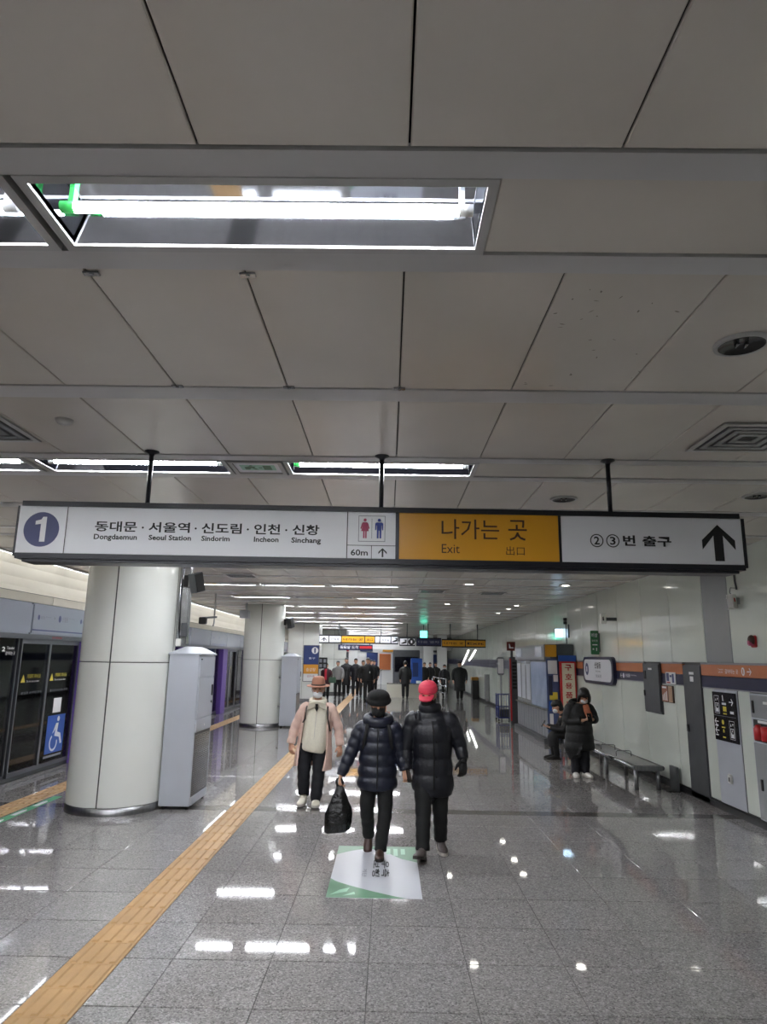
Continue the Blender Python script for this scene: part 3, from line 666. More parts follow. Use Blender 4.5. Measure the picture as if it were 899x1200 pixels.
for i, y in enumerate(doors):
    # fixed glass between doors
    nf = max(1, round((y - prev) / 1.4)); w = (y - 0.03 - prev) / nf
    for k in range(nf):
        a, b = prev + w * k, prev + w * (k + 1)
        fx = pb(PX - 0.06, PX - 0.05, a + 0.02, b - 0.02, 0.06, 2.02, 'fixed_pane', 'psd_glass')
        m = MB().box(PX - 0.075, PX - 0.03, a, a + 0.03, 0.05, 2.02); m.box(PX - 0.075, PX - 0.03, b - 0.03, b, 0.05, 2.02); m.box(PX - 0.075, PX - 0.03, a, b, 0.05, 0.10)
        m.build('pane_frame', 'psd_frame', fx)
    if i == 1: fixed_sign = fx
    for (a, b) in ((y, y + 0.88), (y + 0.88, y + 1.90)):
        d = pb(PX - 0.03, PX - 0.02, a + 0.03, b - 0.03, 0.10, 1.97, 'sliding_door', 'psd_glass')
        m = MB()
        fmat = 'psd_frame'; fw = 0.03 if i < 3 else 0.12
        m.box(PX - 0.045, PX - 0.005, a, a + fw, 0.06, 2.02); m.box(PX - 0.045, PX - 0.005, b - fw, b, 0.06, 2.02); m.box(PX - 0.045, PX - 0.005, a + fw, b - fw, 0.06, 0.12); m.box(PX - 0.045, PX - 0.005, a + fw, b - fw, 1.95, 2.02)
        m.build('door_frame', fmat, d)
        zz = 1.38; u0 = a + 0.10
        flat([[(u0, zz), (u0 + 0.13, zz), (u0 + 0.065, zz + 0.12)]], (PX - 0.018, 0, 0), PU, PV, 'ink_yellow', d, 'warning_mark')
        if i == 1:
            text('기대지 마시오', (PX - 0.018, 0, 0), PU, PV, u0 + 0.17, u0 + 0.58, zz + 0.055, zz + 0.12, 'ink_yellow', d)
            text('Do not lean on door', (PX - 0.018, 0, 0), PU, PV, u0 + 0.17, u0 + 0.55, zz - 0.0, zz + 0.03, 'ink_white', d)
            text('출입문 손끼임 주의', (PX - 0.018, 0, 0), PU, PV, u0 + 0.05, u0 + 0.66, 1.21, 1.245, 'ink_grey', d)
        if i == 1 and a > y: wheel = d
    if i == 1: pb(PX - 0.05, PX + 0.06, y + 1.90, y + 2.05, 0.0, 2.02, 'purple_jamb', 'psd_purple', psd, 0.01)
    elif i >= 3: pb(PX - 0.05, PX + 0.10, y - 0.62, y - 0.02, 0.0, 2.02, 'purple_jamb', 'psd_purple', psd, 0.01)
    else: pb(PX - 0.05, PX + 0.06, y + 1.90, y + 2.05, 0.0, 2.02, 'purple_jamb', 'psd_purple', psd, 0.01)
    prev = y + 2.06
# wheelchair sticker, notice, texts
O = (PX - 0.016, 0, 0)
w = flat([rect(11.30, 11.90, 0.24, 0.83)], O, PU, PV, 'sticker_blue', psd, 'wheelchair_sticker', 0.001)
def arc(ca, cb, r, wd, q0, q1, n=22): return [[(ca + k * math.cos(q), cb + k * math.sin(q)) for k, q in ((r, a_), (r, b_), (r - wd, b_), (r - wd, a_))] for a_, b_ in [(math.radians(q0 + (q1 - q0) * i / n), math.radians(q0 + (q1 - q0) * (i + 1) / n)) for i in range(n)]]
flat(arc(11.56, 0.40, 0.135, 0.035, 120, 375) + [disc(11.665, 0.765, 0.042, 16), [(11.60, 0.70), (11.68, 0.70), (11.66, 0.56), (11.78, 0.53), (11.85, 0.37), (11.80, 0.355), (11.74, 0.47), (11.58, 0.50)], [(11.60, 0.70), (11.64, 0.66), (11.54, 0.56), (11.50, 0.54)]], O, PU, PV, 'ink_white', w, 'wheelchair_symbol', 0.0025)
flat([rect(11.28, 11.88, 0.18, 0.215)], O, PU, PV, 'ink_grey', w, 'caption_bar', 0.002)
flat([rect(11.43, 11.70, 0.87, 1.10)], O, PU, PV, 'paper', psd, 'paper_notice', 0.002)
text('소 2', (PX - 0.045, 0, 0), PU, PV, 9.56, 9.86, 1.83, 1.90, 'ink_white', psd, 0.02)
text('Transfer', (PX - 0.045, 0, 0), PU, PV, 9.90, 10.10, 1.86, 1.90, 'ink_white', psd)
text('갈아타는 곳', (PX - 0.045, 0, 0), PU, PV, 9.88, 10.13, 1.78, 1.83, 'ink_white', psd)
flat([rect(9.35, 9.62, 1.30, 1.34), rect(9.35, 9.62, 1.20, 1.25)], (PX - 0.045, 0, 0), PU, PV, 'ink_grey', psd, 'door_label')
HO = (PX + 0.061, 0, 0)
for hy, par in ((10.305, heads[3]), (21.0, heads[8])):
    k = hy - 10.305
    flat([rect(10.33 + k, 12.25 + k, 2.145, 2.165)], HO, PU, PV, 'ink_navy', par, 'line_mark')
    flat([disc(10.49 + k, 2.347, 0.034, 18, 0.04), disc(11.17 + k, 2.354, 0.045, 20, 0.055), disc(11.95 + k, 2.353, 0.034, 18, 0.04)], HO, PU, PV, 'ink_navy', par, 'line_mark')
    text('동묘앞', HO, PU, PV, 10.55 + k, 10.68 + k, 2.325, 2.37, 'ink_grey', par, 0.01); text('Dongmyo', HO, PU, PV, 10.71 + k, 10.88 + k, 2.35, 2.375, 'ink_grey', par)
    flat([[(10.98 + k, 2.33), (11.02 + k, 2.355), (10.98 + k, 2.38)]], HO, PU, PV, 'ink_grey', par, 'line_mark')
    text('신설동', HO, PU, PV, 11.25 + k, 11.46 + k, 2.31, 2.40, 'ink_grey', par, 0.015); text('Sinseol-dong', HO, PU, PV, 11.49 + k, 11.70 + k, 2.365, 2.39, 'ink_grey', par)
    text('제기동', HO, PU, PV, 12.0 + k, 12.13 + k, 2.325, 2.37, 'ink_grey', par, 0.01)
text('안전문', (PX + 0.046, 0, 0), PU, PV, 11.0, 11.35, 2.04, 2.07, 'ink_red', psd, 0.02)
# track side
tn = thing('tunnel', (-7, 20, -1.2), kind='structure')
MB().box(-9.2, -9.0, Y0, Y1, -1.2, 3.6).build('tunnel_wall', 'tunnel', tn)
MB().box(-9.2, -5.45, Y0, Y1, -1.3, -1.2).build('track_bed', 'tunnel', tn)
MB().box(-9.2, -5.6, Y0, Y1, 3.3, 3.4).build('tunnel_roof', 'tunnel', tn)
MB().box(-5.7, -5.45, Y0, Y1, -1.2, -0.01).build('platform_edge', 'tunnel', tn)
for k in range(14): MB().box(-9.0, -8.75, 2 + 3.1 * k, 2.5 + 3.1 * k, -1.2, 3.3).build('tunnel_pier', 'tunnel_light', tn)
for z in (0.4, 0.75, 1.5): MB().tube([(-8.7, Y0, z), (-8.7, Y1, z)], 0.05, 6, ref=(0, 0, 1)).build('cable', 'tunnel_light', tn)
# ================================================================ RIGHT WALL FITTINGS
WU, WV = Vector((0, -1, 0)), Vector((0, 0, 1)); WX = WALL_R       # wall print plane: a = -Y
def wb(d0, d1, y0, y1, z0, z1, nm, mt, par=None, c=0.0, **kw): return MB().box(WX - d1, WX - d0, y0, y1, z0, z1, c).build(nm, mt, par, **kw)
def WO(d): return (WX - d, 0, 0)
# tall grey service door
d = thing('door_1', (WX, 9.86, 0), kind='structure')
wb(-0.03, 0.0, 9.56, 10.15, 0.0, 1.785, 'door_surround', 'steel_dark', d)
lf = wb(0.0, 0.012, 9.575, 10.135, 0.012, 1.775, 'door_leaf', 'steel_dark', d, 0.004)
h = wb(0.012, 0.03, 10.04, 10.10, 0.87, 0.97, 'handle', 'black', lf, 0.004); wb(0.03, 0.036, 10.055, 10.08, 0.89, 0.95, 'latch', 'steel', lf)
flat([rect(-9.93, -9.78, 1.655, 1.69), rect(-9.91, -9.80, 1.56, 1.63)], WO(0.012), WU, WV, 'paper', lf, 'door_label')
# wall cabinet cut into the coloured band
t = thing('wall_cabinet', (WX, 11.3, 1.03), 'dark grey flush steel cabinet door in the coloured wall band', 'cabinet')
wb(0, 0.03, 10.945, 11.655, 1.03, 1.80, 'body', 'steel_dark', t, 0.005)
dr = wb(0.03, 0.042, 10.97, 11.63, 1.06, 1.78, 'door', 'steel_dark', t, 0.003)
wb(0.042, 0.05, 11.50, 11.58, 1.55, 1.68, 'vent', 'black', dr); wb(0.042, 0.056, 11.57, 11.615, 1.28, 1.37, 'handle', 'black', dr, 0.003)
flat([rect(-11.40, -11.24, 1.695, 1.725)], WO(0.042), WU, WV, 'paper', dr, 'door_label')
# grey access panel with the black map sign
t = thing('service_panel', (WX, 8.95, 0.1), 'grey metal access panel below the black pictogram sign', 'access panel')
wb(0.0, 0.006, 8.625, 9.265, 0.10, 1.485, 'panel', 'cabinet_grey', t, 0.002)
s_ = thing('power_socket', (WX - 0.006, 8.97, 0.36), 'white power socket on the grey access panel', 'socket')
wb(0.006, 0.03, 8.91, 9.01, 0.36, 0.48, 'cover', 'socket_white', s_, 0.012); wb(0.03, 0.033, 8.945, 8.975, 0.39, 0.44, 'outlet', 'black', s_)
t = thing('pictogram_sign', (WX - 0.006, 8.95, 0.86), 'black wall sign with white lift pictograms and arrows', 'sign')
p = wb(0.006, 0.02, 8.65, 9.255, 0.86, 1.456, 'board', 'black_gloss', t, 0.003); O = WO(0.0205)
A = -9.255
flat([rect(A + 0.02, A + 0.585, 1.163, 1.167)], O, WU, WV, 'ink_grey', p, 'rule')
def lift(a, b): return outline(a, a + 0.13, b, b + 0.22, 0.005) + outline(a + 0.02, a + 0.11, b + 0.02, b + 0.13, 0.009) + [[(a + 0.035, b + 0.03), (a + 0.095, b + 0.03), (a + 0.095, b + 0.07), (a + 0.065, b + 0.06), (a + 0.035, b + 0.09)], disc(a + 0.065, b + 0.10, 0.012, 10), [(a + 0.025, b + 0.155), (a + 0.055, b + 0.155), (a + 0.04, b + 0.19)], [(a + 0.075, b + 0.19), (a + 0.105, b + 0.19), (a + 0.09, b + 0.155)]]
def harrow(a, b, s): return [[(a - s * 0.05, b - 0.006), (a + s * 0.03, b - 0.006), (a + s * 0.03, b + 0.006), (a - s * 0.05, b + 0.006)], [(a + s * 0.055, b), (a + s * 0.01, b + 0.045), (a, b + 0.035), (a + s * 0.035, b), (a, b - 0.035), (a + s * 0.01, b - 0.045)]]
flat(lift(A + 0.05, 1.19) + lift(A + 0.40, 0.90) + harrow(A + 0.49, 1.345, 1) + harrow(A + 0.075, 1.09, -1) + harrow(A + 0.075, 0.98, -1) + [rect(A + 0.45, A + 0.54, 1.205, 1.235), rect(A + 0.03, A + 0.11, 1.03, 1.05), rect(A + 0.03, A + 0.10, 0.915, 0.93), [(A + .27, 1.35), (A + .30, 1.35), (A + .29, 1.42), (A + .27, 1.42)], rect(A + 0.25, A + 0.36, 1.305, 1.33)], O, WU, WV, 'ink_white', p, 'pictogram')
flat([rect(A + 0.27, A + 0.36, 1.225, 1.285), rect(A + 0.27, A + 0.36, 1.19, 1.205), disc(A + 0.24, 1.09, 0.03, 14), rect(A + 0.20, A + 0.29, 1.02, 1.035), disc(A + 0.245, 0.985, 0.022, 12), rect(A + 0.21, A + 0.29, 0.90, 0.915)], O, WU, WV, 'ink_yellow', p, 'pictogram')
# fire equipment cabinet at the picture's right
t = thing('fire_cabinet', (WX, 7.9, 0.0), 'grey steel fire equipment cabinet with a red extinguisher niche', 'cabinet')
wb(0.0, 0.012, 7.45, 8.325, 0.09, 1.48, 'body', 'cabinet_grey', t, 0.004)
u1 = wb(0.012, 0.022, 7.5, 8.30, 1.21, 1.46, 'upper_door', 'wall_grey', t, 0.003)
wb(0.022, 0.034, 8.22, 8.26, 1.26, 1.40, 'handle', 'black', u1, 0.003); flat([rect(-8.02, -7.72, 1.37, 1.40)], WO(0.022), WU, WV, 'paper', u1, 'door_label')
nb_ = wb(0.012, 0.016, 7.55, 8.28, 0.95, 1.19, 'niche', 'black', t)
flat([rect(-8.18, -7.92, 1.155, 1.185)], WO(0.0165), WU, WV, 'paper', nb_, 'door_label')
MB().tube([(WX - 0.05, 8.12, 0.975), (WX - 0.05, 8.12, 1.10), (WX - 0.05, 8.12, 1.14)], [0.05, 0.05, 0.025], 14).build('fire_bottle', 'red_paint', t)
MB().tube([(WX - 0.05, 7.96, 0.975), (WX - 0.05, 7.96, 1.13)], [0.05, 0.05], 14).build('fire_bottle', 'red_paint', t)
l1 = wb(0.012, 0.022, 7.5, 8.30, 0.11, 0.93, 'lower_door', 'wall_grey', t, 0.003)
wb(0.022, 0.034, 8.17, 8.21, 0.42, 0.54, 'handle', 'black', l1, 0.003); flat([rect(-7.98, -7.7, 0.70, 0.80)], WO(0.022), WU, WV, 'paper', l1, 'door_label')
# low dark box at the skirting
t = thing('floor_box', (WX - 0.05, 10.6, 0), 'low dark steel flap standing against the wall past the bench end', 'box')
MB().obox((WX - 0.07, 10.55, 0.17), ((1, 0, 0), (0, 1, 0), (0, 0, 1)), (0.02, 0.12, 0.165)).build('plate', 'steel_dark', t)
MB().box(WX - 0.22, WX - 0.05, 10.42, 10.68, 0.0, 0.012).build('base_plate', 'black', t)
# posters
t = thing('framed_notice', (WX, 10.73, 1.23), 'small red-brown framed notices below the band', 'notice')
p = wb(0.0, 0.02, 10.515, 10.94, 1.225, 1.475, 'frame', 'ink_brown', t)
M('notice_red', (150, 92, 70), 0.5); M('notice_tan', (186, 160, 130), 0.5)
flat([rect(-10.93, -10.71, 1.235, 1.465)], WO(0.02), WU, WV, 'notice_red', p); flat([rect(-10.68, -10.54, 1.235, 1.465)], WO(0.02), WU, WV, 'notice_tan', p)
flat([rect(-10.91, -10.75, 1.43, 1.455)] + [rect(-10.91 + 0.05 * k, -10.885 + 0.05 * k, 1.25, 1.33 + 0.02 * k) for k in range(4)], WO(0.02), WU, WV, 'paper', p, 'print', 0.002)
flat([rect(-10.66 + 0.045 * k, -10.645 + 0.045 * k, 1.25, 1.45) for k in range(3)], WO(0.02), WU, WV, 'notice_red', p, 'print', 0.002)
t = wb(0.004, 0.012, 10.41, 10.765, 1.50, 1.672, 'wall_notice', 'paper', None, label='white printed notice on the navy band beside the tall grey door', cat='notice')
flat([rect(-10.74, -10.64, 1.54, 1.66), rect(-10.53, -10.46, 1.52, 1.65), rect(-10.62, -10.54, 1.60, 1.63)], WO(0.012), WU, WV, 'ink_navy', t); flat([rect(-10.74, -10.60, 1.51, 1.53)], WO(0.012), WU, WV, 'ink_red', t)
# lettering on the band
bo = WO(0.0045)
text('갈아타는 곳', bo, WU, WV, -8.88, -8.55, 1.69, 1.745, 'ink_white', wr, 0.005); text('Transfer', bo, WU, WV, -9.06, -8.92, 1.73, 1.75, 'ink_white', wr); text('换乘', bo, WU, WV, -9.06, -8.94, 1.695, 1.715, 'ink_white', wr)
flat([disc(-8.43, 1.722, 0.04, 20, 0.05)], bo, WU, WV, 'ink_white', wr, 'line_mark'); text('1', bo, WU, WV, -8.442, -8.418, 1.695, 1.75, 'band_orange', wr, 0.02, off=0.003)
flat(harrow(-8.29, 1.722, 1), bo, WU, WV, 'ink_white', wr, 'arrow')
flat(harrow(-12.82, 1.575, -1), bo, WU, WV, 'ink_white', wr, 'arrow'); flat([disc(-12.70, 1.575, 0.045, 18)], bo, WU, WV, 'ink_white', wr, 'line_mark')
text('신설동', bo, WU, WV, -12.60, -12.36, 1.55, 1.61, 'ink_white', wr, 0.01); text('Sinseol-dong', bo, WU, WV, -12.33, -12.05, 1.575, 1.60, 'ink_white', wr)
# station name sign
t = thing('station_sign', (WX, 14.07, 1.38), 'rounded station name sign with a thick navy frame on the wall', 'sign')
m = MB(); P = rrect(-15.07, -13.08, 1.375, 1.905, 0.16); m.prism(P, (0, 0, 0), WU, WV, (-1, 0, 0), -(WX), 0)
m = MB(); m.prism(P, (WX, 0, 0), WU, WV, (-1, 0, 0), 0.0, 0.07); m.build('frame', 'band_navy', t)
m = MB(); m.prism(rrect(-14.98, -13.17, 1.43, 1.85, 0.13), (WX, 0, 0), WU, WV, (-1, 0, 0), 0.06, 0.075); p = m.build('face', 'sign_white', t)
flat([disc(-14.76, 1.655, 0.125, 28, 0.125)], WO(0.0755), WU, WV, 'ink_navy', p, 'line_mark'); text('1', WO(0.0755), WU, WV, -14.79, -14.73, 1.60, 1.71, 'ink_white', p, 0.02, off=0.003)
text('신설동', WO(0.0755), WU, WV, -14.22, -13.80, 1.675, 1.80, 'ink', p, 0.02); text('Sinseol-dong', WO(0.0755), WU, WV, -14.15, -13.85, 1.60, 1.64, 'ink', p); text('新設洞', WO(0.0755), WU, WV, -14.15, -13.80, 1.50, 1.56, 'ink_grey', p)
# flag signs
t = thing('flag_sign', (4.16, 14.0, 1.95), 'green upright flag sign above the station name sign', 'sign')
p = MB().box(4.07, 4.235, 14.0, 14.04, 1.95, 2.42, 0.01).build('board', 'green_sign', t); MB().box(4.235, WX, 14.01, 14.03, 2.0, 2.37).build('bracket', 'steel_dark', t)
text('비상', (0, 13.999, 0), (1, 0, 0), (0, 0, 1), 4.09, 4.21, 2.29, 2.37, 'ink_white', p, 0.01); text('유도등', (0, 13.999, 0), (1, 0, 0), (0, 0, 1), 4.09, 4.21, 2.20, 2.24, 'ink_white', p)
flat([rect(4.10, 4.20, 2.13, 2.15), rect(4.17, 4.19, 2.02, 2.08), rect(4.10, 4.13, 2.04, 2.07)], (0, 13.999, 0), (1, 0, 0), (0, 0, 1), 'ink_white', p)
t = thing('wall_speaker', (4.1, 12.9, 2.5), 'small white square sign box on the wall above the green flag sign', 'sign')
p = MB().box(3.96, 4.06, 12.9, 12.98, 2.5, 2.69, 0.01).build('case', 'socket_white', t); MB().box(4.06, WX, 12.92, 12.96, 2.56, 2.62).build('bracket', 'steel_dark', t); flat([[(3.99, 2.56), (4.02, 2.56), (4.01, 2.64), (3.99, 2.62)]], (0, 12.899, 0), (1, 0, 0), (0, 0, 1), 'ink', p)
# wireless access point on its arm
t = thing('wireless_router', (WX, 8.4, 2.45), 'white wireless router box with stub aerials on a drop arm at the wall', 'router')
ax = (Vector((0.28, 0.0, 0.96)).normalized(), Vector((0, 1, 0)), None)
c = Vector((4.165, 8.36, 2.55)); X_ = Vector((0.80, 0.6, 0)).normalized(); Z_ = Vector((-0.12, 0.0, 1)); Z_ = (Z_ - X_ * Z_.dot(X_)).normalized(); N_ = X_.cross(Z_)
p = MB().obox(c, (X_, N_, Z_), (0.05, 0.035, 0.085)).build('case', 'socket_white', t)
MB().obox(c - N_ * 0.0 + X_ * 0.056, (X_, N_, Z_), (0.012, 0.03, 0.07)).build('back_plate', 'black', t)
flat([rrect(-0.022, 0.014, -0.005, 0.042, 0.008)], c + N_ * 0.036, X_, Z_, 'red_paint', p, 'red_mark') if N_.y < 0 else flat([rrect(-0.022, 0.014, -0.005, 0.042, 0.008)], c - N_ * 0.036, X_, Z_, 'red_paint', p, 'red_mark', -0.001)
for dz in (0.06, -0.07): MB().tube([c - X_ * 0.045 + Z_ * dz, c - X_ * 0.12 + Z_ * (dz - 0.028)], 0.007, 8).build('aerial', 'socket_white', t)
MB().tube([(4.24, 8.4, CEIL), (4.24, 8.4, 2.80), (4.255, 8.40, 2.70)], 0.013, 8).build('drop_arm', 'steel_dark', t)
MB().tube([(4.25, 8.4, 2.72), (4.17, 8.38, 2.72), (4.15, 8.37, 2.66), (4.17, 8.36, 2.63)], 0.005, 6).build('cable', 'steel_dark', t)
MB().box(4.20, WX, 8.36, 8.42, 2.52, 2.60).build('wall_arm', 'steel', t)
t = thing('fire_alarm', (WX, 8.11, 1.98), 'dark red fire alarm sounder with a clear strobe on the white wall', 'alarm')
MB().box(WX - 0.02, WX, 8.05, 8.17, 2.0, 2.14, 0.008).build('base', 'ink_red', t)
MB().ball((WX - 0.035, 8.11, 2.085), (0.04, 0.055, 0.06), 14, 8).build('dome', 'ink_brown', t); MB().box(WX - 0.075, WX - 0.02, 8.075, 8.145, 2.02, 2.09, 0.012).build('strobe', 'ink_pink', t)

# ================================================================ BENCH
t = thing('bench', (3.8, 12.5, 0), 'long stainless steel bench with curved edges along the right wall', 'bench')
m = MB(); prof = [(3.585, 0.30), (3.575, 0.325), (3.59, 0.345), (3.66, 0.338), (3.80, 0.330), (3.95, 0.338), (4.005, 0.345), (4.02, 0.32), (4.0, 0.30)]
m.prism(prof, (0, 0, 0), (1, 0, 0), (0, 0, 1), (0, 1, 0), 10.5, 14.7); m.build('seat', 'steel_brushed', t)
for x in (3.60, 3.995): MB().tube([(x, 10.47, 0.315), (x, 14.73, 0.315)], 0.033, 14, ref=(1, 0, 0)).build('edge_rail', 'steel', t)
MB().box(3.60, 3.995, 10.455, 10.50, 0.275, 0.35, 0.012).build('end_cap', 'steel_brushed', t); MB().box(3.60, 3.995, 14.70, 14.745, 0.275, 0.35, 0.012).build('end_cap', 'steel_brushed', t)
for y in (10.56, 11.95, 13.3, 14.6):
    for x in (3.635, 3.955): MB().tube([(x, y, 0), (x, y, 0.29)], 0.03, 14).build('leg', 'steel_brushed', t)
for y in (12.35, 11.55): MB().tube([(3.68, y, 0.335), (3.68, y, 0.405), (3.70, y, 0.42), (3.90, y, 0.42), (3.92, y, 0.405), (3.92, y, 0.335)], 0.008, 8, ref=(0, 1, 0)).build('armrest_loop', 'steel', t)
m = MB().box(3.75, 3.90, 13.0, 13.22, 0.347, 0.375, 0.006); m.build('paper_bundle', 'paper', label='white folded paper lying on the bench', cat='paper')

# ================================================================ KIOSK, CLOCK, SIGN BOARD
KX = 3.60
t = thing('kiosk', (3.93, 17.8, 0), 'grey glazed shop kiosk built out from the right wall', 'kiosk')
MB().box(KX + 0.03, WX - 0.015, 16.0, 19.6, 0, 2.182).build('body', 'steel_dark', t)
M('kiosk_glazing', (150, 164, 190), 0.15, var=0.15, vs=2.5); M('kiosk_grey', (120, 122, 126), 0.35); M('kiosk_blue', (70, 84, 124), 0.4, var=0.2, vs=4)
MB().box(KX, KX + 0.05, 15.97, 17.7, 0.76, 1.78, 0.006).build('glass_front', 'kiosk_glazing', t)
for k in range(3):
    a = 17.74 + 0.62 * k; d = MB().box(KX, KX + 0.04, a, a + 0.58, 0.76, 1.80, 0.01).build('sliding_sash', 'wall_grey', t); MB().box(KX - 0.006, KX + 0.002, a + 0.06, a + 0.52, 0.84, 1.73).build('pane', 'kiosk_glazing' if k == 3 else 'cabinet_grey', d)
for k in range(12): MB().box(KX - 0.005, KX + 0.04, 15.98 + 0.302 * k, 16.27 + 0.302 * k, 0.12, 0.72, 0.008).build('base_panel', 'kiosk_grey', t)
MB().box(KX - 0.05, KX + 0.04, 15.95, 19.62, 0.715, 0.755).build('counter_edge', 'steel', t)
MB().box(KX - 0.10, KX + 0.02, 15.95, 19.62, 0, 0.11).build('plinth', 'steel_dark', t)
MB().box(KX - 0.04, KX + 0.10, 15.95, 19.62, 1.82, 2.18, 0.01).build('fascia', 'kiosk_grey', t)
for a in (16.15, 18.6): MB().box(KX - 0.055, KX - 0.035, a, a + 0.75, 1.90, 2.13).build('fascia_sign', 'psd_header', t)
e = MB().box(KX, 3.87, 15.94, 16.0, 0.1, 1.86, 0.004).build('end_board', 'kiosk_blue', t)
for (a, b, z0, z1, mt) in ((3.63, 3.84, 1.52, 1.82, 'paper'), (3.63, 3.72, 1.05, 1.48, 'band_navy'), (3.75, 3.85, 1.35, 1.50, 'paper'), (3.65, 3.83, 0.95, 1.12, 'ink_yellow'), (3.63, 3.84, 0.72, 0.92, 'sticker_blue'), (3.64, 3.72, 0.40, 0.65, 'paper'), (3.66, 3.82, 1.58, 1.70, 'ink_pink')):
    MB().box(a, b, 15.930 + random.random() * 0.004, 15.94, z0, z1).build('leaflet', mt, e)
MB().box(3.58, 3.84, 15.92, 16.3, 1.90, 2.17, 0.01).build('yellow_light_box', 'sign_yellow', t)
t = thing('sign_board', (4.05, 15.8, 0), 'upright cream board with a red frame and red vertical lettering', 'sign')
MB().box(3.875, 4.235, 15.80, 15.88, 0.25, 1.80, 0.008).build('frame', 'red_paint', t)
M('board_cream', (222, 212, 186), 0.5); p = MB().box(3.915, 4.195, 15.79, 15.81, 0.30, 1.765).build('face', 'board_cream', t)
for k, ch in enumerate('구호용품보관함'): text(ch, (0, 15.789, 0), (1, 0, 0), (0, 0, 1), 3.975, 4.135, 1.60 - 0.20 * k, 1.735 - 0.20 * k, 'ink_red', p, 0.025)
MB().box(3.865, 4.245, 15.80, 15.91, 1.805, 1.935, 0.006).build('blue_cap', 'sticker_blue', t)
MB().box(3.90, 4.24, 15.80, 15.91, 0, 0.25).build('stand', 'steel_dark', t)
t = thing('clock', (4.2, 17.0, 2.37), 'square lit clock with a round white dial on the wall above the kiosk', 'clock')
MB().box(4.08, WX, 17.0, 17.12, 2.37, 2.58, 0.008).build('case', 'psd_header', t); f = MB().box(4.085, 4.255, 16.99, 17.0, 2.375, 2.575).build('face', 'screen_blue', t)
flat(ring(4.17, 2.475, 0.075, 0.008) + [rect(4.166, 4.174, 2.475, 2.53), [(4.17, 2.471), (4.205, 2.495), (4.2, 2.50), (4.167, 2.479)]], (0, 16.989, 0), (1, 0, 0), (0, 0, 1), 'ink_navy', f, 'hands')
t = thing('signal_post', (4.2, 16.4, 1.94), 'thin post with small dark signal boxes above the red-framed board', 'post')
MB().tube([(4.2, 16.4, 2.19), (4.2, 16.4, 2.80)], 0.012, 8).build('pole', 'steel_dark', t)
for z in (2.66, 2.74): MB().box(4.14, 4.22, 16.36, 16.42, z, z + 0.07, 0.006).build('signal_box', 'black', t)
MB().box(4.235, 4.27, 16.35, 16.42, 2.35, 2.66).build('signal_box', 'steel_dark', t); MB().box(3.95, 4.23, 16.05, 16.42, 2.185, 2.2).build('footplate', 'wall_grey', t)
# phone pillar and red sign
t = thing('phone_pillar', (3.67, 20.55, 0), 'grey pillar with a red edge strip beside the kiosk', 'pillar')
MB().box(3.56, 3.78, 20.5, 20.75, 0, 1.90, 0.01).build('post', 'steel_dark', t); MB().box(3.555, 3.60, 20.49, 20.5, 0.1, 1.85).build('red_strip', 'ink_red', t)
for k in range(8): MB().box(3.63, 3.75, 20.488, 20.5, 1.0 + 0.1 * k, 1.06 + 0.1 * k).build('louvre', 'black', t)
t = thing('telephone_sign', (3.61, 20.52, 1.9), 'small dark red square sign with a white symbol above the grey pillar', 'sign')
p = MB().box(3.49, 3.735, 20.5, 20.56, 2.08, 2.335, 0.006).build('board', 'ink_red', t); MB().box(3.60, 3.66, 20.52, 20.56, 1.90, 2.08).build('stem', 'steel_dark', t)
MATS['ink_red2'] = M('ink_red2', (96, 26, 26), 0.4); p.data.materials.clear(); p.data.materials.append(MATS['ink_red2'])
flat([[(3.55, 2.15), (3.68, 2.15), (3.68, 2.18), (3.60, 2.18), (3.57, 2.28), (3.55, 2.28)]], (0, 20.499, 0), (1, 0, 0), (0, 0, 1), 'ink_white', p)
# blue cart
t = thing('cage_cart', (3.56, 21.6, 0), 'blue wire cage trolley standing beyond the grey pillar', 'trolley'); M('cart_blue', (40, 52, 110), 0.4)
for x in (3.36, 3.76):
    for y in (21.45, 21.95): MB().tube([(x, y, 0.05), (x, y, 0.80)], 0.014, 8).build('corner_post', 'cart_blue', t); MB().ball((x, y, 0.035), (0.03, 0.03, 0.035), 10, 6).build('wheel', 'black', t)
for z in (0.12, 0.42, 0.78):
    for (a, b) in (((3.36, 21.45), (3.76, 21.45)), ((3.36, 21.95), (3.76, 21.95)), ((3.36, 21.45), (3.36, 21.95)), ((3.76, 21.45), (3.76, 21.95))): MB().tube([(*a, z), (*b, z)], 0.010, 6, ref=(0, 0, 1)).build('rail', 'cart_blue', t)
for k in range(1, 5):
    x = 3.36 + 0.08 * k; MB().tube([(x, 21.45, 0.12), (x, 21.45, 0.78)], 0.006, 6).build('bar', 'cart_blue', t); y = 21.45 + 0.1 * k; MB().tube([(3.36, y, 0.12), (3.36, y, 0.78)], 0.006, 6).build('bar', 'cart_blue', t)
MB().box(3.35, 3.77, 21.44, 21.96, 0.09, 0.12).build('tray', 'cart_blue', t); MB().box(3.40, 3.72, 21.5, 21.9, 0.12, 0.34, 0.02).build('load', 'steel_dark', t)
# notice stand
t = thing('notice_stand', (3.86, 24, 0), 'white rounded notice board on a grey post behind the blue trolley', 'notice board')
MB().box(3.74, 3.98, 24.0, 24.06, 1.30, 1.90, 0.03).build('frame', 'psd_frame', t); MB().box(3.765, 3.955, 23.99, 24.0, 1.36, 1.85).build('face', 'paper', t); MB().tube([(3.86, 24.03, 0), (3.86, 24.03, 1.32)], 0.035, 10).build('post', 'wall_grey', t); MB().lathe([(0.16, 0), (0.16, 0.02), (0.04, 0.03)], (3.86, 24.03, 0), 16).build('foot', 'wall_grey', t)

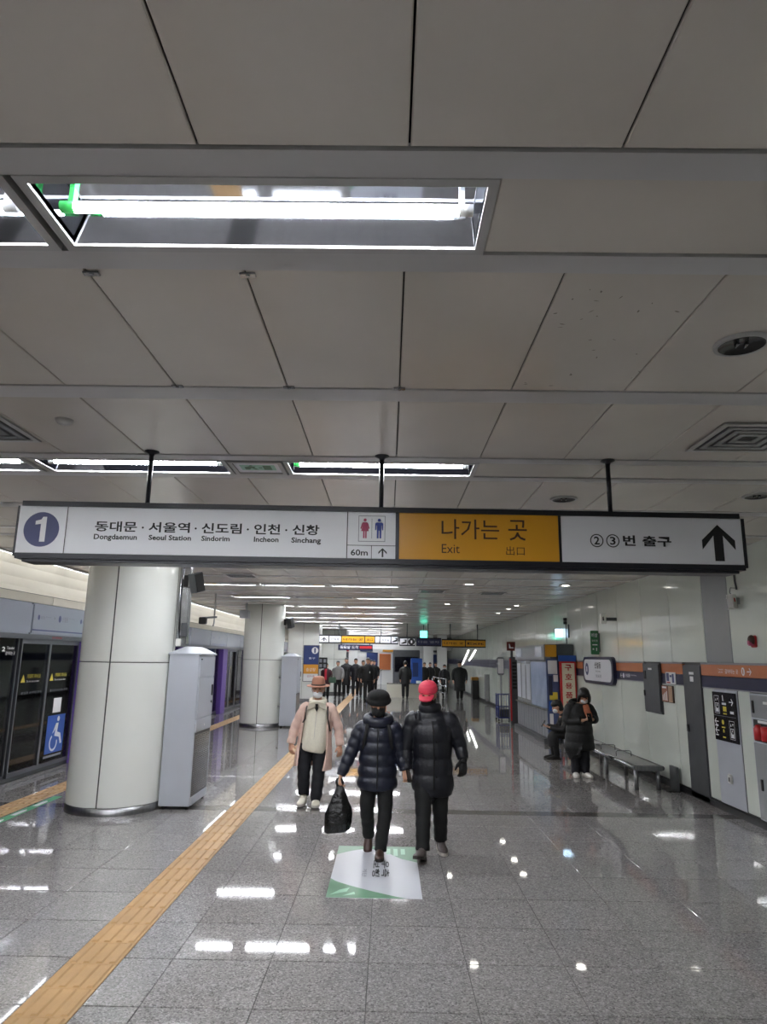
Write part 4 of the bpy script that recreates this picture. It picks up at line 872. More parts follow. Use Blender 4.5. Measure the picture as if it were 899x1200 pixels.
# ================================================================ FLOOR STICKERS
t = thing('floor_sticker', (-0.08, 6.5, 0), 'green and white floor sticker in front of the walking couple', 'floor sticker')
FU, FV = Vector((1, 0, 0)), Vector((0, 1, 0)); M('sticker_white', (196, 198, 204), 0.35); M('sticker_green', (92, 140, 106), 0.35); M('sticker_pale', (150, 200, 170), 0.35)
b = MB().box(-0.46, 0.29, 5.785, 7.27, 0.0002, 0.0012).build('sheet', 'sticker_white', t); FO = (-0.085, 6.5275, 0.0012)
cv = [(-0.375 + 0.75 * k / 16, 0.44 + 0.20 * math.sin(math.pi * min(1, (k / 16) * 1.25 + 0.0)) ** 1 * (1 if k < 9 else 1) - 0.22 * max(0, (k - 7) / 9) ** 1.5) for k in range(17)]
flat([[(-0.375, 0.7425)] + cv[::1] + [(0.375, 0.7425)]], FO, FU, FV, 'sticker_green', b, 'green_field', 0.0006)
cv2 = [(-0.375 + 0.62 * k / 14, -0.27 - 0.47 * (k / 14) ** 0.75) for k in range(15)]
flat([cv2 + [(-0.375, -0.7425)]], FO, FU, FV, 'sticker_green', b, 'green_field', 0.0006)
flat([[(-0.35, -0.68), (-0.22, -0.60), (-0.20, -0.50), (-0.28, -0.56)], [(-0.25, -0.7), (-0.15, -0.66), (-0.16, -0.6)]], FO, FU, FV, 'sticker_pale', b, 'leaf_print', 0.0012)
flat([rect(0.02 + 0.07 * k, 0.06 + 0.07 * k, 0.42 + 0.05 * (k % 2), 0.66) for k in range(4)], FO, FU, FV, 'sticker_pale', b, 'leaf_print', 0.0012)
text('우측', FO, (0, -1, 0), (1, 0, 0), -0.26, 0.22, 0.05, 0.12, 'ink', b, 0.02, off=0.002); text('보행', FO, (0, -1, 0), (1, 0, 0), -0.26, 0.22, -0.03, 0.035, 'ink', b, 0.02, off=0.002)
text('계단', FO, (0, -1, 0), (1, 0, 0), 0.0, 0.22, -0.115, -0.075, 'ink_grey', b, off=0.002)
M('arrow_green', (70, 160, 110), 0.5)
t = thing('floor_arrow_strip', (-4.26, 8.6, 0), 'thin green and white arrow strip on the floor by the tactile edge', 'floor sticker')
b = MB().box(-4.31, -4.20, 7.2, 9.4, 0.0002, 0.0012).build('strip', 'arrow_green', t); flat([[(-0.03, -1.0 + 0.5 * k), (0.03, -1.0 + 0.5 * k), (0.03, -0.75 + 0.5 * k), (0.0, -0.68 + 0.5 * k), (-0.03, -0.75 + 0.5 * k)] for k in range(4)], (-4.255, 8.3, 0.0012), FU, FV, 'ink_white', b, 'arrow')
# ================================================================ PEOPLE
M('skin', (198, 150, 124), 0.5, var=0.04, vs=30); M('hair_black', (22, 20, 20), 0.45, bump=0.3, bs=120); M('eye_dark', (20, 16, 14), 0.2); M('lip', (160, 96, 88), 0.5)
M('puffer_navy', (21, 25, 42), 0.42, var=0.12, vs=14, bump=0.25, bs=45); M('coat_dark', (18, 19, 28), 0.45, var=0.12, vs=14, bump=0.25, bs=45); M('trousers_black', (14, 14, 16), 0.75, var=0.15, vs=20, bump=0.3, bs=60)
M('trousers_blue', (16, 17, 25), 0.75, var=0.15, vs=20, bump=0.3, bs=60); M('knit_black', (16, 16, 18), 0.9, bump=0.8, bs=150); M('mask_black', (16, 16, 18), 0.8); M('mask_white', (226, 228, 230), 0.7)
M('cap_red', (214, 60, 84), 0.6, var=0.06, vs=20, bump=0.1, bs=200); M('shoe_brown', (70, 50, 42), 0.45); M('shoe_grey', (86, 78, 76), 0.55, var=0.2, vs=40); M('sole_pale', (190, 184, 176), 0.7); M('sole_dark', (40, 34, 32), 0.7)
M('felt_brown', (158, 112, 92), 0.85, bump=0.2, bs=120); M('coat_pink', (204, 174, 160), 0.7, var=0.06, vs=16, bump=0.3, bs=40); M('fleece_cream', (222, 216, 198), 0.95, var=0.04, vs=40, bump=0.6, bs=120); M('shoe_cream', (214, 208, 192), 0.6)
M('coat_black', (16, 17, 19), 0.6, var=0.15, vs=14, bump=0.3, bs=40); M('shoe_white', (222, 220, 214), 0.5); M('scarf_orange', (176, 104, 74), 0.8, var=0.2, vs=30); M('scarf_red', (176, 34, 52), 0.8); M('glove_black', (22, 21, 23), 0.6)
M('bag_black', (16, 16, 18), 0.24, bump=0.9, bs=28); M('coat_maroon', (58, 26, 34), 0.7); M('vest_grey', (120, 118, 116), 0.7); M('bag_green', (52, 84, 66), 0.6); M('leather_dark', (44, 32, 28), 0.5)

V = Vector
def remeshed(mb, vox, smooth=3):
    me = bpy.data.meshes.new('r'); me.from_pydata(mb.v, [], mb.f); o = bpy.data.objects.new('r', me); _tmp.collection.objects.link(o)
    bm = bmesh.new(); bm.from_mesh(me); bmesh.ops.recalc_face_normals(bm, faces=bm.faces[:]); bm.to_mesh(me); bm.free()
    r = o.modifiers.new('r', 'REMESH'); r.mode = 'VOXEL'; r.voxel_size = vox; r.adaptivity = 0.0
    if smooth: s = o.modifiers.new('s', 'SMOOTH'); s.factor = 0.5; s.iterations = smooth
    _tmp.view_layers[0].update(); res = bpy.data.meshes.new_from_object(o.evaluated_get(_tmp.view_layers[0].depsgraph))
    bpy.data.objects.remove(o); bpy.data.meshes.remove(me); res.polygons.foreach_set('use_smooth', [True] * len(res.polygons)); return res
def pput(mb, name, mt, parent, vox=None, smooth=3):
    """link a mesh whose points are already in the parent's frame"""
    if vox: me = remeshed(mb, vox, smooth); me.name = name; me.materials.clear(); me.materials.append(MATS[mt])
    else: me = mb.mesh(name, mt)
    o = bpy.data.objects.new(name, me); COL.objects.link(o); o.parent = parent; return o
def resample(pts, n):
    P = [Vector(p[0]) for p in pts]; R = [Vector(p[1]) for p in pts]; out = []; k = len(P)
    def cr(A, i, t):
        a, b, c, d = A[max(i - 1, 0)], A[i], A[i + 1], A[min(i + 2, k - 1)]
        return 0.5 * ((2 * b) + (c - a) * t + (2 * a - 5 * b + 4 * c - d) * t * t + (3 * b - a - 3 * c + d) * t ** 3)
    for i in range(k - 1):
        for j in range(n): out.append((cr(P, i, j / n), cr(R, i, j / n)))
    out.append((P[-1], R[-1])); return out
def limb(mb, pts, n=6, pitch=0.0, amp=0.0, sides=16, ref=(1, 0, 0), wrinkle=0.0):
    """smooth tapering tube; pitch/amp add quilted rolls along the length"""
    rs = resample([(p, (r if isinstance(r, tuple) else (r, r))) for p, r in [(q[0], q[1]) for q in [(a, (b + (0,) if isinstance(b, tuple) else (b, b, 0))) for a, b in pts]]], n)
    s = 0.0; C = []; R = []; prev = None
    for c, r in rs:
        if prev is not None: s += (c - prev).length
        prev = c; k = amp * (abs(math.sin(math.pi * s / pitch)) ** 0.6 - 0.5) if pitch else 0.0
        k += wrinkle * math.sin(s * 70 + r[0] * 300) if wrinkle else 0.0
        C.append(c); R.append((r[0] + k, r[1] + k))
    mb.tube(C, R, sides, True, ref); return mb
def xform(mb, M4): mb.v = [tuple(M4 @ Vector(v)) for v in mb.v]; return mb
def merge(a, b): a.add(b.v, b.f, True); return a
def head_mb(s=1.0, ears=True):
    m = MB(); prof = [(-.114, .022, .024, -.052), (-.108, .036, .040, -.046), (-.09, .050, .060, -.032), (-.06, .061, .078, -.016), (-.02, .069, .090, -.006), (.02, .0745, .096, 0), (.06, .073, .095, .004), (.088, .060, .080, .006), (.106, .038, .052, .006), (.114, .012, .018, .006)]
    m.tube([(0, cy * s, z * s) for z, rx, ry, cy in prof], [(rx * s, ry * s) for z, rx, ry, cy in prof], 20)
    m.tube([(0, -.088 * s, .025 * s), (0, -.100 * s, 0), (0, -.110 * s, -.022 * s), (0, -.098 * s, -.032 * s)], [.008 * s, .011 * s, .016 * s, .012 * s], 8)
    m.tube([(-.02 * s, -.086 * s, -.058 * s), (0, -.096 * s, -.056 * s), (.02 * s, -.086 * s, -.058 * s)], .009 * s, 8, ref=(0, 0, 1))
    for e in (-1, 1):
        if ears: m.ball((e * .076 * s, .008 * s, -.005 * s), (.012 * s, .022 * s, .034 * s), 10, 6)
        m.ball((e * .031 * s, -.084 * s, .034 * s), (.022 * s, .012 * s, .008 * s), 8, 6)
    return m
def face_parts(parent, H4, s, brows=True):
    for e in (-1, 1):
        pput(xform(MB().ball((e * .031 * s, -.0905 * s, .014 * s), (.0125 * s, .006 * s, .0065 * s), 10, 6), H4), 'eye', 'eye_dark', parent)
        if brows: pput(xform(MB().tube([(e * .015 * s, -.097 * s, .036 * s), (e * .03 * s, -.098 * s, .041 * s), (e * .047 * s, -.088 * s, .036 * s)], .0035 * s, 6, ref=(0, 0, 1)), H4), 'eyebrow', 'hair_black', parent)
def hand_mb(m, w, d, n, side, s=1.0, curl=0.5):
    """palm and five fingers: w wrist, d pointing direction, n the way the palm faces; side picks the thumb edge"""
    w, d, n = Vector(w), Vector(d).normalized(), Vector(n); n = (n - d * n.dot(d)).normalized(); l = d.cross(n) * side
    m.tube([w - d * .03 * s, w + d * .02 * s, w + d * .055 * s, w + d * .09 * s], [(.024 * s, .018 * s), (.032 * s, .015 * s), (.038 * s, .014 * s), (.036 * s, .011 * s)], 12, True, l)
    for i, (o_, L_) in enumerate(((-.028, .064), (-.0095, .078), (.0095, .084), (.028, .074))):
        p = w + d * .082 * s + l * o_ * s; a = 0.0; P = [p - d * .02 * s, p]; dirv = d
        for k, f in enumerate((.44, .32, .24)):
            a += curl * (0.75, 0.8, 0.5)[k]; q = d * math.cos(a) + n * math.sin(a); P.append(P[-1] + q * L_ * f * s)
        m.tube(P, [.0095 * s, .0095 * s, .009 * s, .0085 * s, .007 * s], 8, True, l)
    b = w + d * .018 * s + l * .026 * s
    m.tube([b, b + (l * .8 + d * .7) .normalized() * .034 * s, b + (l * .55 + d * .95 + n * .3).normalized() * .062 * s, b + (l * .4 + d + n * .6).normalized() * .082 * s], [.014 * s, .0115 * s, .010 * s, .008 * s], 8, True, n)
    return m
def shoe(parent, ank, toe, mt, sole, vox=0.007, L=.24, W=.044, lift=0.0, up=(0, 0, 1)):
    """ank: ankle point above the heel; toe: horizontal-ish pointing direction (z tilts the foot)"""
    a, t = Vector(ank), Vector(toe).normalized(); u = Vector(up); u = (u - t * u.dot(t)).normalized(); h = a - t * .045
    m = MB(); base = h - u * .07
    pr = [(-.005, .030, .030, .035), (.02, W * .82, .036, .045), (.07, W * .85, .040, .042), (.12, W * .95, .034, .034), (.17, W, .028, .028), (.215, W * .82, .022, .023), (L, W * .4, .014, .018)]
    m.tube([base + t * x + u * z for x, w_, hh, z in pr], [(w_, hh) for x, w_, hh, z in pr], 14, True, t.cross(u))
    m.tube([a - u * .045, a + u * .03], [.042, .045], 12, True, t)
    o = pput(m, 'shoe', mt, parent, vox, 2)
    m = MB(); N = []
    for x, w_ in ((-.03, .022), (-.02, .034), (.02, .040), (.09, .036), (.15, W), (.20, W * .9), (L - .01, W * .6), (L + .008, .012)): N.append((x, w_))
    pts = [(x, w_) for x, w_ in N] + [(x, -w_) for x, w_ in reversed(N)]
    m.prism(pts, base, t, t.cross(u), u, 0.0, 0.026); pput(m, 'sole', sole, o); return o
def body_mb(J, s=1.0, fist=()):
    """the continuous body under the clothes: trunk, neck, arms, legs and hands"""
    m = MB(); n, c, p = Vector(J['neck']), Vector(J['chest']), Vector(J['pelvis'])
    limb(m, [(p - Vector((0, 0, .06)), (.10, .075)), (p, (.13, .095)), ((p + c) / 2, (.115, .085)), (c, (.14, .09)), (n - Vector((0, 0, .06)), (.10, .07)), (n, (.05, .05)), (Vector(J['head']) + Vector((0, .01, -.04)), (.048, .05))])
    for k, sd in (('L', -1), ('R', 1)):
        sh = V(J['sh' + k]) * .94 + c * .06 - V((0, 0, .04)); limb(m, [(sh, .042), (J['el' + k], .036), (J['wr' + k], .025)]); limb(m, [(c, .06), (sh, .045)])
        limb(m, [(J['hip' + k], .078), (J['kn' + k], .055), (J['an' + k], .036)]); limb(m, [(p, .08), (J['hip' + k], .075)])
    return m
def coat_torso(m, rings, pitch=0.0, amp=0.0, n=10): return limb(m, rings, n, pitch, amp, 24)

# ---------------------------------------------------------------- woman in the navy puffer
J = dict(head=(0, -.03, 1.372), neck=(0, 0, 1.235), chest=(0, 0, 1.07), pelvis=(0, .0, .72), shL=(-.150, 0, 1.165), elL=(-.250, -.02, .935), wrL=(-.352, -.07, .705), shR=(.150, 0, 1.165), elR=(.222, .02, .915), wrR=(.262, -.02, .752),
         hipL=(-.075, .01, .70), knL=(-.096, .00, .385), anL=(-.078, .14, .155), hipR=(.075, -.01, .70), knR=(.080, -.07, .38), anR=(.040, -.12, .085))
w1 = thing('person', (-0.09, 7.03, 0), 'person in a navy quilted jacket and black fur hat carrying a black bag', 'person')
b = body_mb(J); H4 = Matrix.Translation(J['head']) @ Matrix.Rotation(math.radians(8), 4, 'X'); merge(b, xform(head_mb(.93), H4))
hand_mb(b, J['wrL'], (-.12, -.1, -1), (0.9, -.1, 0), 1, .92, 1.25); hand_mb(b, J['wrR'], (.25, -.1, -1), (-.3, 1, 0), 1, .92, .9)
bo = pput(b, 'body', 'skin', w1, .007, 2); face_parts(w1, H4, .93)
m = MB(); coat_torso(m, [((0, .0, .585), (.178, .135)), ((0, .0, .61), (.190, .145)), ((0, .005, .75), (.183, .145)), ((0, .0, .92), (.176, .138)), ((0, .0, 1.06), (.180, .132)), ((0, .01, 1.15), (.165, .118)), ((0, .0, 1.20), (.11, .10)), ((0, -.01, 1.24), (.085, .09))], .108, .020)
limb(m, [((-.10, .0, 1.13), .085), ((-.165, .0, 1.115), .080), (J['elL'], .064), ((-.305, -.045, .81), .056), (J['wrL'], .043)], 10, .085, .012); limb(m, [((.10, .0, 1.13), .085), ((.165, .0, 1.115), .080), (J['elR'], .064), ((.245, .0, .83), .056), (J['wrR'], .043)], 10, .085, .012)
ct = pput(m, 'jacket', 'puffer_navy', w1, .0075, 2)
m = MB(); q = [(.112 * math.cos(a), .005 + .108 * math.sin(a), 1.222 - .022 * math.sin(a) * -1) for a in [2 * math.pi * i / 20 for i in range(21)]]; m.tube(q, [(.052, .045)] * 21, 12, False, (0, 0, 1)); pput(m, 'hood_collar', 'puffer_navy', w1, .008, 3)
m = MB().tube([(0, -.152, .60), (0, -.158, .8), (0, -.152, .95), (0, -.146, 1.06), (0, -.125, 1.15)], .006, 6); pput(m, 'zip', 'mask_black', ct)
for e in (-1, 1): pput(MB().tube([(e * .10, -.11, 1.19), (e * .125, -.125, 1.06), (e * .135, -.09, .95)], [(.018, .008)] * 3, 8), 'bag_strap', 'mask_black', ct)
m = MB(); limb(m, [((0, 0, .80), (.14, .11)), ((0, 0, .68), (.15, .11)), ((0, 0, .62), (.14, .10))]); 
for k in 'LR': limb(m, [(J['hip' + k], .090), ((V(J['hip' + k]) + V(J['kn' + k])) / 2, .080), (J['kn' + k], .068), ((V(J['kn' + k]) + V(J['an' + k])) / 2, .064), (V(J['an' + k]) + V((0, 0, -.035)), .058)], 8, wrinkle=.0025)
pput(m, 'trousers', 'trousers_black', w1, .009, 2)
shoe(w1, J['anL'], (-.05, -.62, -.55), 'shoe_brown', 'sole_dark', L=.23); shoe(w1, (.035, -.12, .075), (-.02, -1, .0), 'shoe_brown', 'sole_dark', L=.23)
m = MB().ball((0, .012, .070), (.114, .122, .072), 20, 12); m.tube([(.100 * math.cos(a), .012 + .112 * math.sin(a), .035 + .012 * math.sin(a)) for a in [2 * math.pi * i / 24 for i in range(25)]], .028, 10, False, (0, 0, 1)); pput(xform(m, H4), 'fur_hat', 'knit_black', w1, .008, 2)
m = MB().ball((0, -.050, -.062), (.066, .060, .055), 18, 12); m.ball((0, -.085, -.05), (.035, .030, .04), 14, 10); mk = pput(xform(m, H4), 'face_mask', 'mask_black', w1, .006, 3)
for e in (-1, 1): pput(xform(MB().tube([(e * .05, -.07, -.04), (e * .073, 0, -.005)], .003, 6), H4), 'ear_loop', 'mask_black', mk)
m = MB(); limb(m, [((0, .05, -.02), (.074, .05)), ((0, .055, -.10), (.068, .045)), ((0, .05, -.15), (.05, .04))]); pput(xform(m, H4), 'hair', 'hair_black', w1, .010, 2)
# carrier bag hanging from her hand
bg = thing('carrier_bag', (-.455, 6.93, .21), 'crumpled black plastic carrier bag held in her right hand', 'bag')
random.seed(3); m = MB(); C = []; R = []; lv = [(.0, .105, .070, -.012), (.012, .118, .082, -.010), (.08, .122, .085, -.004), (.17, .124, .080, .0), (.22, .108, .068, .004), (.27, .086, .056, .008), (.32, .066, .044, .010), (.37, .045, .032, .010), (.41, .026, .020, .008)]
n = 26; vs = []
for z, rx, ry, cx in lv:
    for j in range(n):
        a = 2 * math.pi * j / n; k = 1 + random.uniform(-.07, .07) + .06 * math.sin(5 * a + z * 9); ca, sa = math.cos(a), math.sin(a); q = 0.72
        vs.append((cx + rx * k * math.copysign(abs(ca) ** q, ca), ry * k * math.copysign(abs(sa) ** q, sa), z + .012 * ca * (1 if z < .02 else .3)))
fs = [(i * n + j, i * n + (j + 1) % n, (i + 1) * n + (j + 1) % n, (i + 1) * n + j) for i in range(len(lv) - 1) for j in range(n)] + [tuple(reversed(range(n)))]
m.add(vs, fs, True); pput(m, 'sack', 'bag_black', bg)
for e in (-1, 1): pput(MB().tube([(.008 + e * .020, 0, .40), (.006 + e * .030, e * .006, .44), (.003 + e * .022, e * .004, .468), (0.0, 0, .476)], [(.012, .004), (.012, .004), (.01, .005), (.009, .005)], 8), 'handle', 'bag_black', bg)

# ---------------------------------------------------------------- man in the red cap
J = dict(head=(-.02, -.03, 1.470), neck=(0, 0, 1.335), chest=(.01, 0, 1.15), pelvis=(.02, 0, .74), shL=(-.165, 0, 1.262), elL=(-.228, .02, .975), wrL=(-.222, -.02, .765), shR=(.195, 0, 1.262), elR=(.288, .03, 1.01), wrR=(.322, -.02, .865),
         hipL=(-.065, -.01, .72), knL=(-.070, -.12, .39), anL=(-.078, -.22, .105), hipR=(.095, .01, .72), knR=(.102, .03, .38), anR=(.112, .12, .125))
w2 = thing('person', (0.42, 7.03, 0), 'person in a red cap and long dark padded coat walking hand in hand', 'person')
b = body_mb(J); H4 = Matrix.Translation(J['head']) @ Matrix.Rotation(math.radians(-14), 4, 'Z') @ Matrix.Rotation(math.radians(14), 4, 'X'); merge(b, xform(head_mb(.98), H4))
hand_mb(b, J['wrL'], (.1, -.05, -1), (.6, .8, 0), -1, .72, 1.0); hand_mb(b, J['wrR'], (0, -.05, -1), (-.35, 1, 0), -1, .72, .7)
pput(b, 'body', 'skin', w2, .007, 2); face_parts(w2, H4, .98)
m = MB(); hand_mb(m, J['wrR'], (0, -.05, -1), (-.35, 1, 0), -1, 1.2, .6); m.tube([V(J['wrR']) + V((0, 0, .05)), V(J['wrR']) - V((0, 0, .02))], [.04, .042], 12); pput(m, 'glove', 'glove_black', w2, .007, 2)
m = MB(); hand_mb(m, J['wrL'], (.1, -.05, -1), (.6, .8, 0), -1, 1.10, .98); pput(m, 'glove', 'leather_dark', w2, .007, 2)
m = MB(); coat_torso(m, [((.028, 0, .575), (.190, .14)), ((.028, 0, .60), (.203, .15)), ((.026, .005, .78), (.195, .15)), ((.026, .0, .95), (.186, .146)), ((.02, .0, 1.12), (.198, .14)), ((.015, .01, 1.23), (.190, .122)), ((.005, .0, 1.29), (.13, .105)), ((0, -.01, 1.335), (.092, .095))], .15, .012)
limb(m, [((-.10, .0, 1.225), .09), ((-.170, .0, 1.205), .085), (J['elL'], .070), ((-.228, .0, .87), .060), (J['wrL'], .047)], 10, .12, .008); limb(m, [((.13, .0, 1.225), .09), ((.205, .0, 1.205), .085), (J['elR'], .070), ((.310, .005, .93), .062), (V(J['wrR']) + V((0, 0, .0)), .050)], 10, .12, .008)
ct = pput(m, 'padded_coat', 'coat_dark', w2, .0075, 2); pput(MB().tube([(.03, -.156, .60), (.03, -.162, .8), (.03, -.158, .95), (.025, -.152, 1.12), (.015, -.135, 1.23)], .006, 6), 'placket', 'mask_black', ct)
for z in (.72, .88, 1.04): pput(MB().ball((.055, -.157, z), (.009, .005, .009), 10, 6), 'button', 'mask_black', ct)
m = MB(); m.tube([(.085 * math.cos(a), -.005 + .09 * math.sin(a), 1.345) for a in [2 * math.pi * i / 20 for i in range(21)]], [(.05, .03)] * 21, 12, False, (0, 0, 1)); pput(m, 'collar', 'coat_dark', w2, .008, 3)
m = MB(); limb(m, [((.02, 0, .82), (.14, .11)), ((.02, 0, .70), (.155, .11)), ((.02, 0, .63), (.15, .10))])
for k in 'LR': limb(m, [(J['hip' + k], .095), ((V(J['hip' + k]) + V(J['kn' + k])) / 2, .086), (J['kn' + k], .074), ((V(J['kn' + k]) + V(J['an' + k])) / 2, .068), (V(J['an' + k]) + V((0, .01, -.02)), .064)], 8, wrinkle=.003)
pput(m, 'trousers', 'trousers_black', w2, .009, 2)
shoe(w2, (-.085, -.235, .085), (-.28, -.92, .26), 'shoe_grey', 'sole_dark', L=.255, W=.050); shoe(w2, (.114, .12, .085), (.10, -1, -.04), 'shoe_grey', 'sole_pale', L=.255, W=.050)
m = MB(); pr = [(-.002, .0, .0), (.0, .094, .112), (.03, .096, .113), (.065, .090, .103), (.092, .068, .078), (.108, .035, .042), (.113, .008, .01)]; m.tube([(0, .008, .026 + z) for z, a, c in pr[1:]], [(a, c) for z, a, c in pr[1:]], 24)
br = [(-.075, -.07), (-.072, -.11), (-.055, -.15), (-.02, -.172), (.02, -.172), (.055, -.15), (.072, -.11), (.075, -.07)]; m2 = MB().prism(br, (0, 0, .028), (1, 0, 0), (0, 1, -.0), (0, 0, 1), 0, .012); m2.v = [(x, y, z + (y + .07) * .45 - x * x * 3.2) for x, y, z in m2.v]
cp = pput(xform(m, H4), 'cap', 'cap_red', w2, .007, 2); pput(xform(m2, H4), 'peak', 'cap_red', cp); pput(xform(MB().ball((0, .008, .141), (.009, .009, .006), 10, 6), H4), 'cap_button', 'cap_red', cp)
m = MB().ball((0, -.045, -.065), (.068, .066, .055), 18, 12); limb(m, [((0, .0, -.05), (.078, .095)), ((0, .015, -.10), (.074, .085)), ((0, .02, -.16), (.074, .08))]); pput(xform(m, H4), 'neck_gaiter', 'mask_black', w2, .007, 3)
m = MB(); limb(m, [((0, .04, .03), (.078, .062)), ((0, .05, -.03), (.074, .05)), ((0, .05, -.06), (.06, .04))]); pput(xform(m, H4), 'hair', 'hair_black', w2, .010, 2)

# ---------------------------------------------------------------- person with the brown hat
J = dict(head=(.060, -.03, 1.412), neck=(.06, 0, 1.28), chest=(.055, 0, 1.10), pelvis=(.02, 0, .76), shL=(-.105, 0, 1.205), elL=(-.225, .01, .935), wrL=(-.270, -.03, .735), shR=(.225, 0, 1.205), elR=(.325, .01, .955), wrR=(.362, -.02, .715),
         hipL=(-.075, 0, .74), knL=(-.090, -.02, .40), anL=(-.085, .02, .13), hipR=(.105, 0, .74), knR=(.100, -.03, .40), anR=(.078, -.06, .10))
w3 = thing('person', (-0.96, 9.15, 0), 'person in a brown brimmed hat, open pale pink coat and cream fleece', 'person')
b = body_mb(J); H4 = Matrix.Translation(J['head']) @ Matrix.Rotation(math.radians(6), 4, 'X'); merge(b, xform(head_mb(.98), H4))
hand_mb(b, J['wrL'], (.15, -.2, -1), (.5, 1, 0), 1, .95, .6); hand_mb(b, J['wrR'], (.0, -.2, -1), (-.5, 1, 0), -1, .95, .6)
pput(b, 'body', 'skin', w3, .008, 2); face_parts(w3, H4, .98)
m = MB(); coat_torso(m, [((.02, -.02, .645), (.145, .125)), ((.025, -.02, .68), (.160, .140)), ((.04, -.015, .82), (.166, .145)), ((.05, -.01, .98), (.160, .14)), ((.055, 0, 1.12), (.155, .118)), ((.06, 0, 1.20), (.13, .10)), ((.06, -.01, 1.27), (.078, .08))])
fl = pput(m, 'fleece', 'fleece_cream', w3, .009, 2); pput(MB().tube([(.03, -.150, .68), (.04, -.158, .83), (.05, -.150, 1.0), (.058, -.125, 1.13), (.06, -.10, 1.2)], .004, 6), 'zip', 'sole_pale', fl); pput(MB().tube([(.06 + .092 * math.cos(a), -.012 + .092 * math.sin(a), 1.262 + .02 * math.sin(a)) for a in [2 * math.pi * i / 20 for i in range(21)]], [(.036, .026)] * 21, 12, False, (0, 0, 1)), 'fleece_collar', 'fleece_cream', fl)
# open coat: a thick shell that leaves the front free
m = MB(); lev = [(.47, .245, .17, .02), (.62, .235, .165, .025), (.80, .215, .16, .035), (.98, .200, .152, .045), (1.12, .205, .138, .055), (1.20, .175, .118, .06), (1.25, .12, .095, .06)]; n = 36; vs = []; K = len(lev)
for lay, off in ((0, .0), (1, -.024)):
    for i, (z, rx, ry, cx) in enumerate(lev):
        gl, gr = (math.radians(54 + 6 * i / K), math.radians(46 + 12 * i / K))
        a0, a1 = -math.pi / 2 + gr * (1.0 if z > .6 else .75), 1.5 * math.pi - gl
        for j in range(n + 1):
            a = a0 + (a1 - a0) * j / n; zz = z - (.05 * (1 - j / n) if i == 0 else 0); vs.append((cx + (rx + off) * math.cos(a), (ry + off) * math.sin(a), zz))
def gi(l, i, j): return l * K * (n + 1) + i * (n + 1) + j
fs = []
for i in range(K - 1):
    for j in range(n): fs += [(gi(0, i, j), gi(0, i, j + 1), gi(0, i + 1, j + 1), gi(0, i + 1, j)), (gi(1, i, j + 1), gi(1, i, j), gi(1, i + 1, j), gi(1, i + 1, j + 1))]
    for j in (0, n): fs.append((gi(0, i, j), gi(1, i, j), gi(1, i + 1, j), gi(0, i + 1, j)))
for j in range(n):
    for i in (0, K - 1): fs.append((gi(0, i, j), gi(0, i, j + 1), gi(1, i, j + 1), gi(1, i, j)))
m.add(vs, fs, True)
limb(m, [((-.04, .01, 1.17), .075), ((-.11, .01, 1.155), .074), (J['elL'], .061), ((-.25, -.01, .83), .056), (J['wrL'], .054)], 10, wrinkle=.003); limb(m, [((.16, .01, 1.17), .075), ((.225, .01, 1.155), .074), (J['elR'], .061), ((.345, 0, .83), .056), (J['wrR'], .054)], 10, wrinkle=.003)
ct = pput(m, 'open_coat', 'coat_pink', w3, .009, 2)
m = MB()
for e in (-1, 1): m.prism([(0, 0), (e * .09, -.02), (e * .115, -.10), (e * .02, -.07)], (.06 + e * .012, -.125, 1.262), (1, 0, 0), (0, -.25, 1), (0, -1, -.25), -.01, .012)
pput(m, 'collar', 'fleece_cream', fl); pput(MB().prism([(-.018, 0), (.018, 0), (.012, -.03), (.022, -.055), (0, -.10), (-.022, -.055), (-.012, -.03)], (.06, -.150, 1.235), (1, 0, 0), (0, -.2, 1), (0, -1, -.2), 0, .012), 'necktie', 'hair_black', fl)
for e, cx in ((-1, -.075), (1, .195)): pput(MB().tube([(cx, .02, 1.235), (cx, -.10, 1.18), (cx + e * .01, -.135, 1.05), (cx + e * .04, -.10, .90 if e > 0 else 1.0)], [(.010, .006)] * 4, 8), 'shoulder_strap', 'leather_dark', ct)
m = MB(); limb(m, [((.03, 0, .84), (.13, .105)), ((.02, 0, .74), (.15, .11)), ((.015, 0, .66), (.155, .105))])
for k in 'LR': limb(m, [(J['hip' + k], .092), ((V(J['hip' + k]) + V(J['kn' + k])) / 2, .088), (J['kn' + k], .080), ((V(J['kn' + k]) + V(J['an' + k])) / 2, .078), (V(J['an' + k]) + V((0, 0, .01)), .072), (V(J['an' + k]) + V((0, 0, -.005)), .066)], 8, wrinkle=.004)
pput(m, 'trousers', 'trousers_blue', w3, .010, 2)
shoe(w3, (-.088, .0, .085), (-.10, -1, 0), 'shoe_cream', 'sole_pale', L=.24, W=.052); shoe(w3, (.080, -.05, .085), (.06, -1, 0), 'shoe_cream', 'sole_pale', L=.24, W=.052)
m = MB(); pr = [(.035, .096, .108), (.046, .096, .108), (.06, .090, .100), (.11, .084, .092), (.145, .074, .080), (.160, .055, .060), (.150, .02, .03)]; m.tube([(0, .008, z) for z, a, c in pr], [(a, c) for z, a, c in pr], 32)
ht = pput(xform(m, H4), 'felt_hat', 'felt_brown', w3, .008, 2); pput(xform(MB().tube([(0, .008, .036 + .0), (0, .008, .040), (0, .008, .046), (0, .008, .050)], [(.085, .09), (.152, .158), (.152, .158), (.092, .102)], 40), H4), 'brim', 'felt_brown', ht); pput(xform(MB().tube([(.092 * math.cos(a), .008 + .102 * math.sin(a), .062) for a in [2 * math.pi * i / 28 for i in range(29)]], [(.009, .003)] * 29, 8, False, (0, 0, 1)), H4), 'hat_band', 'leather_dark', ht)
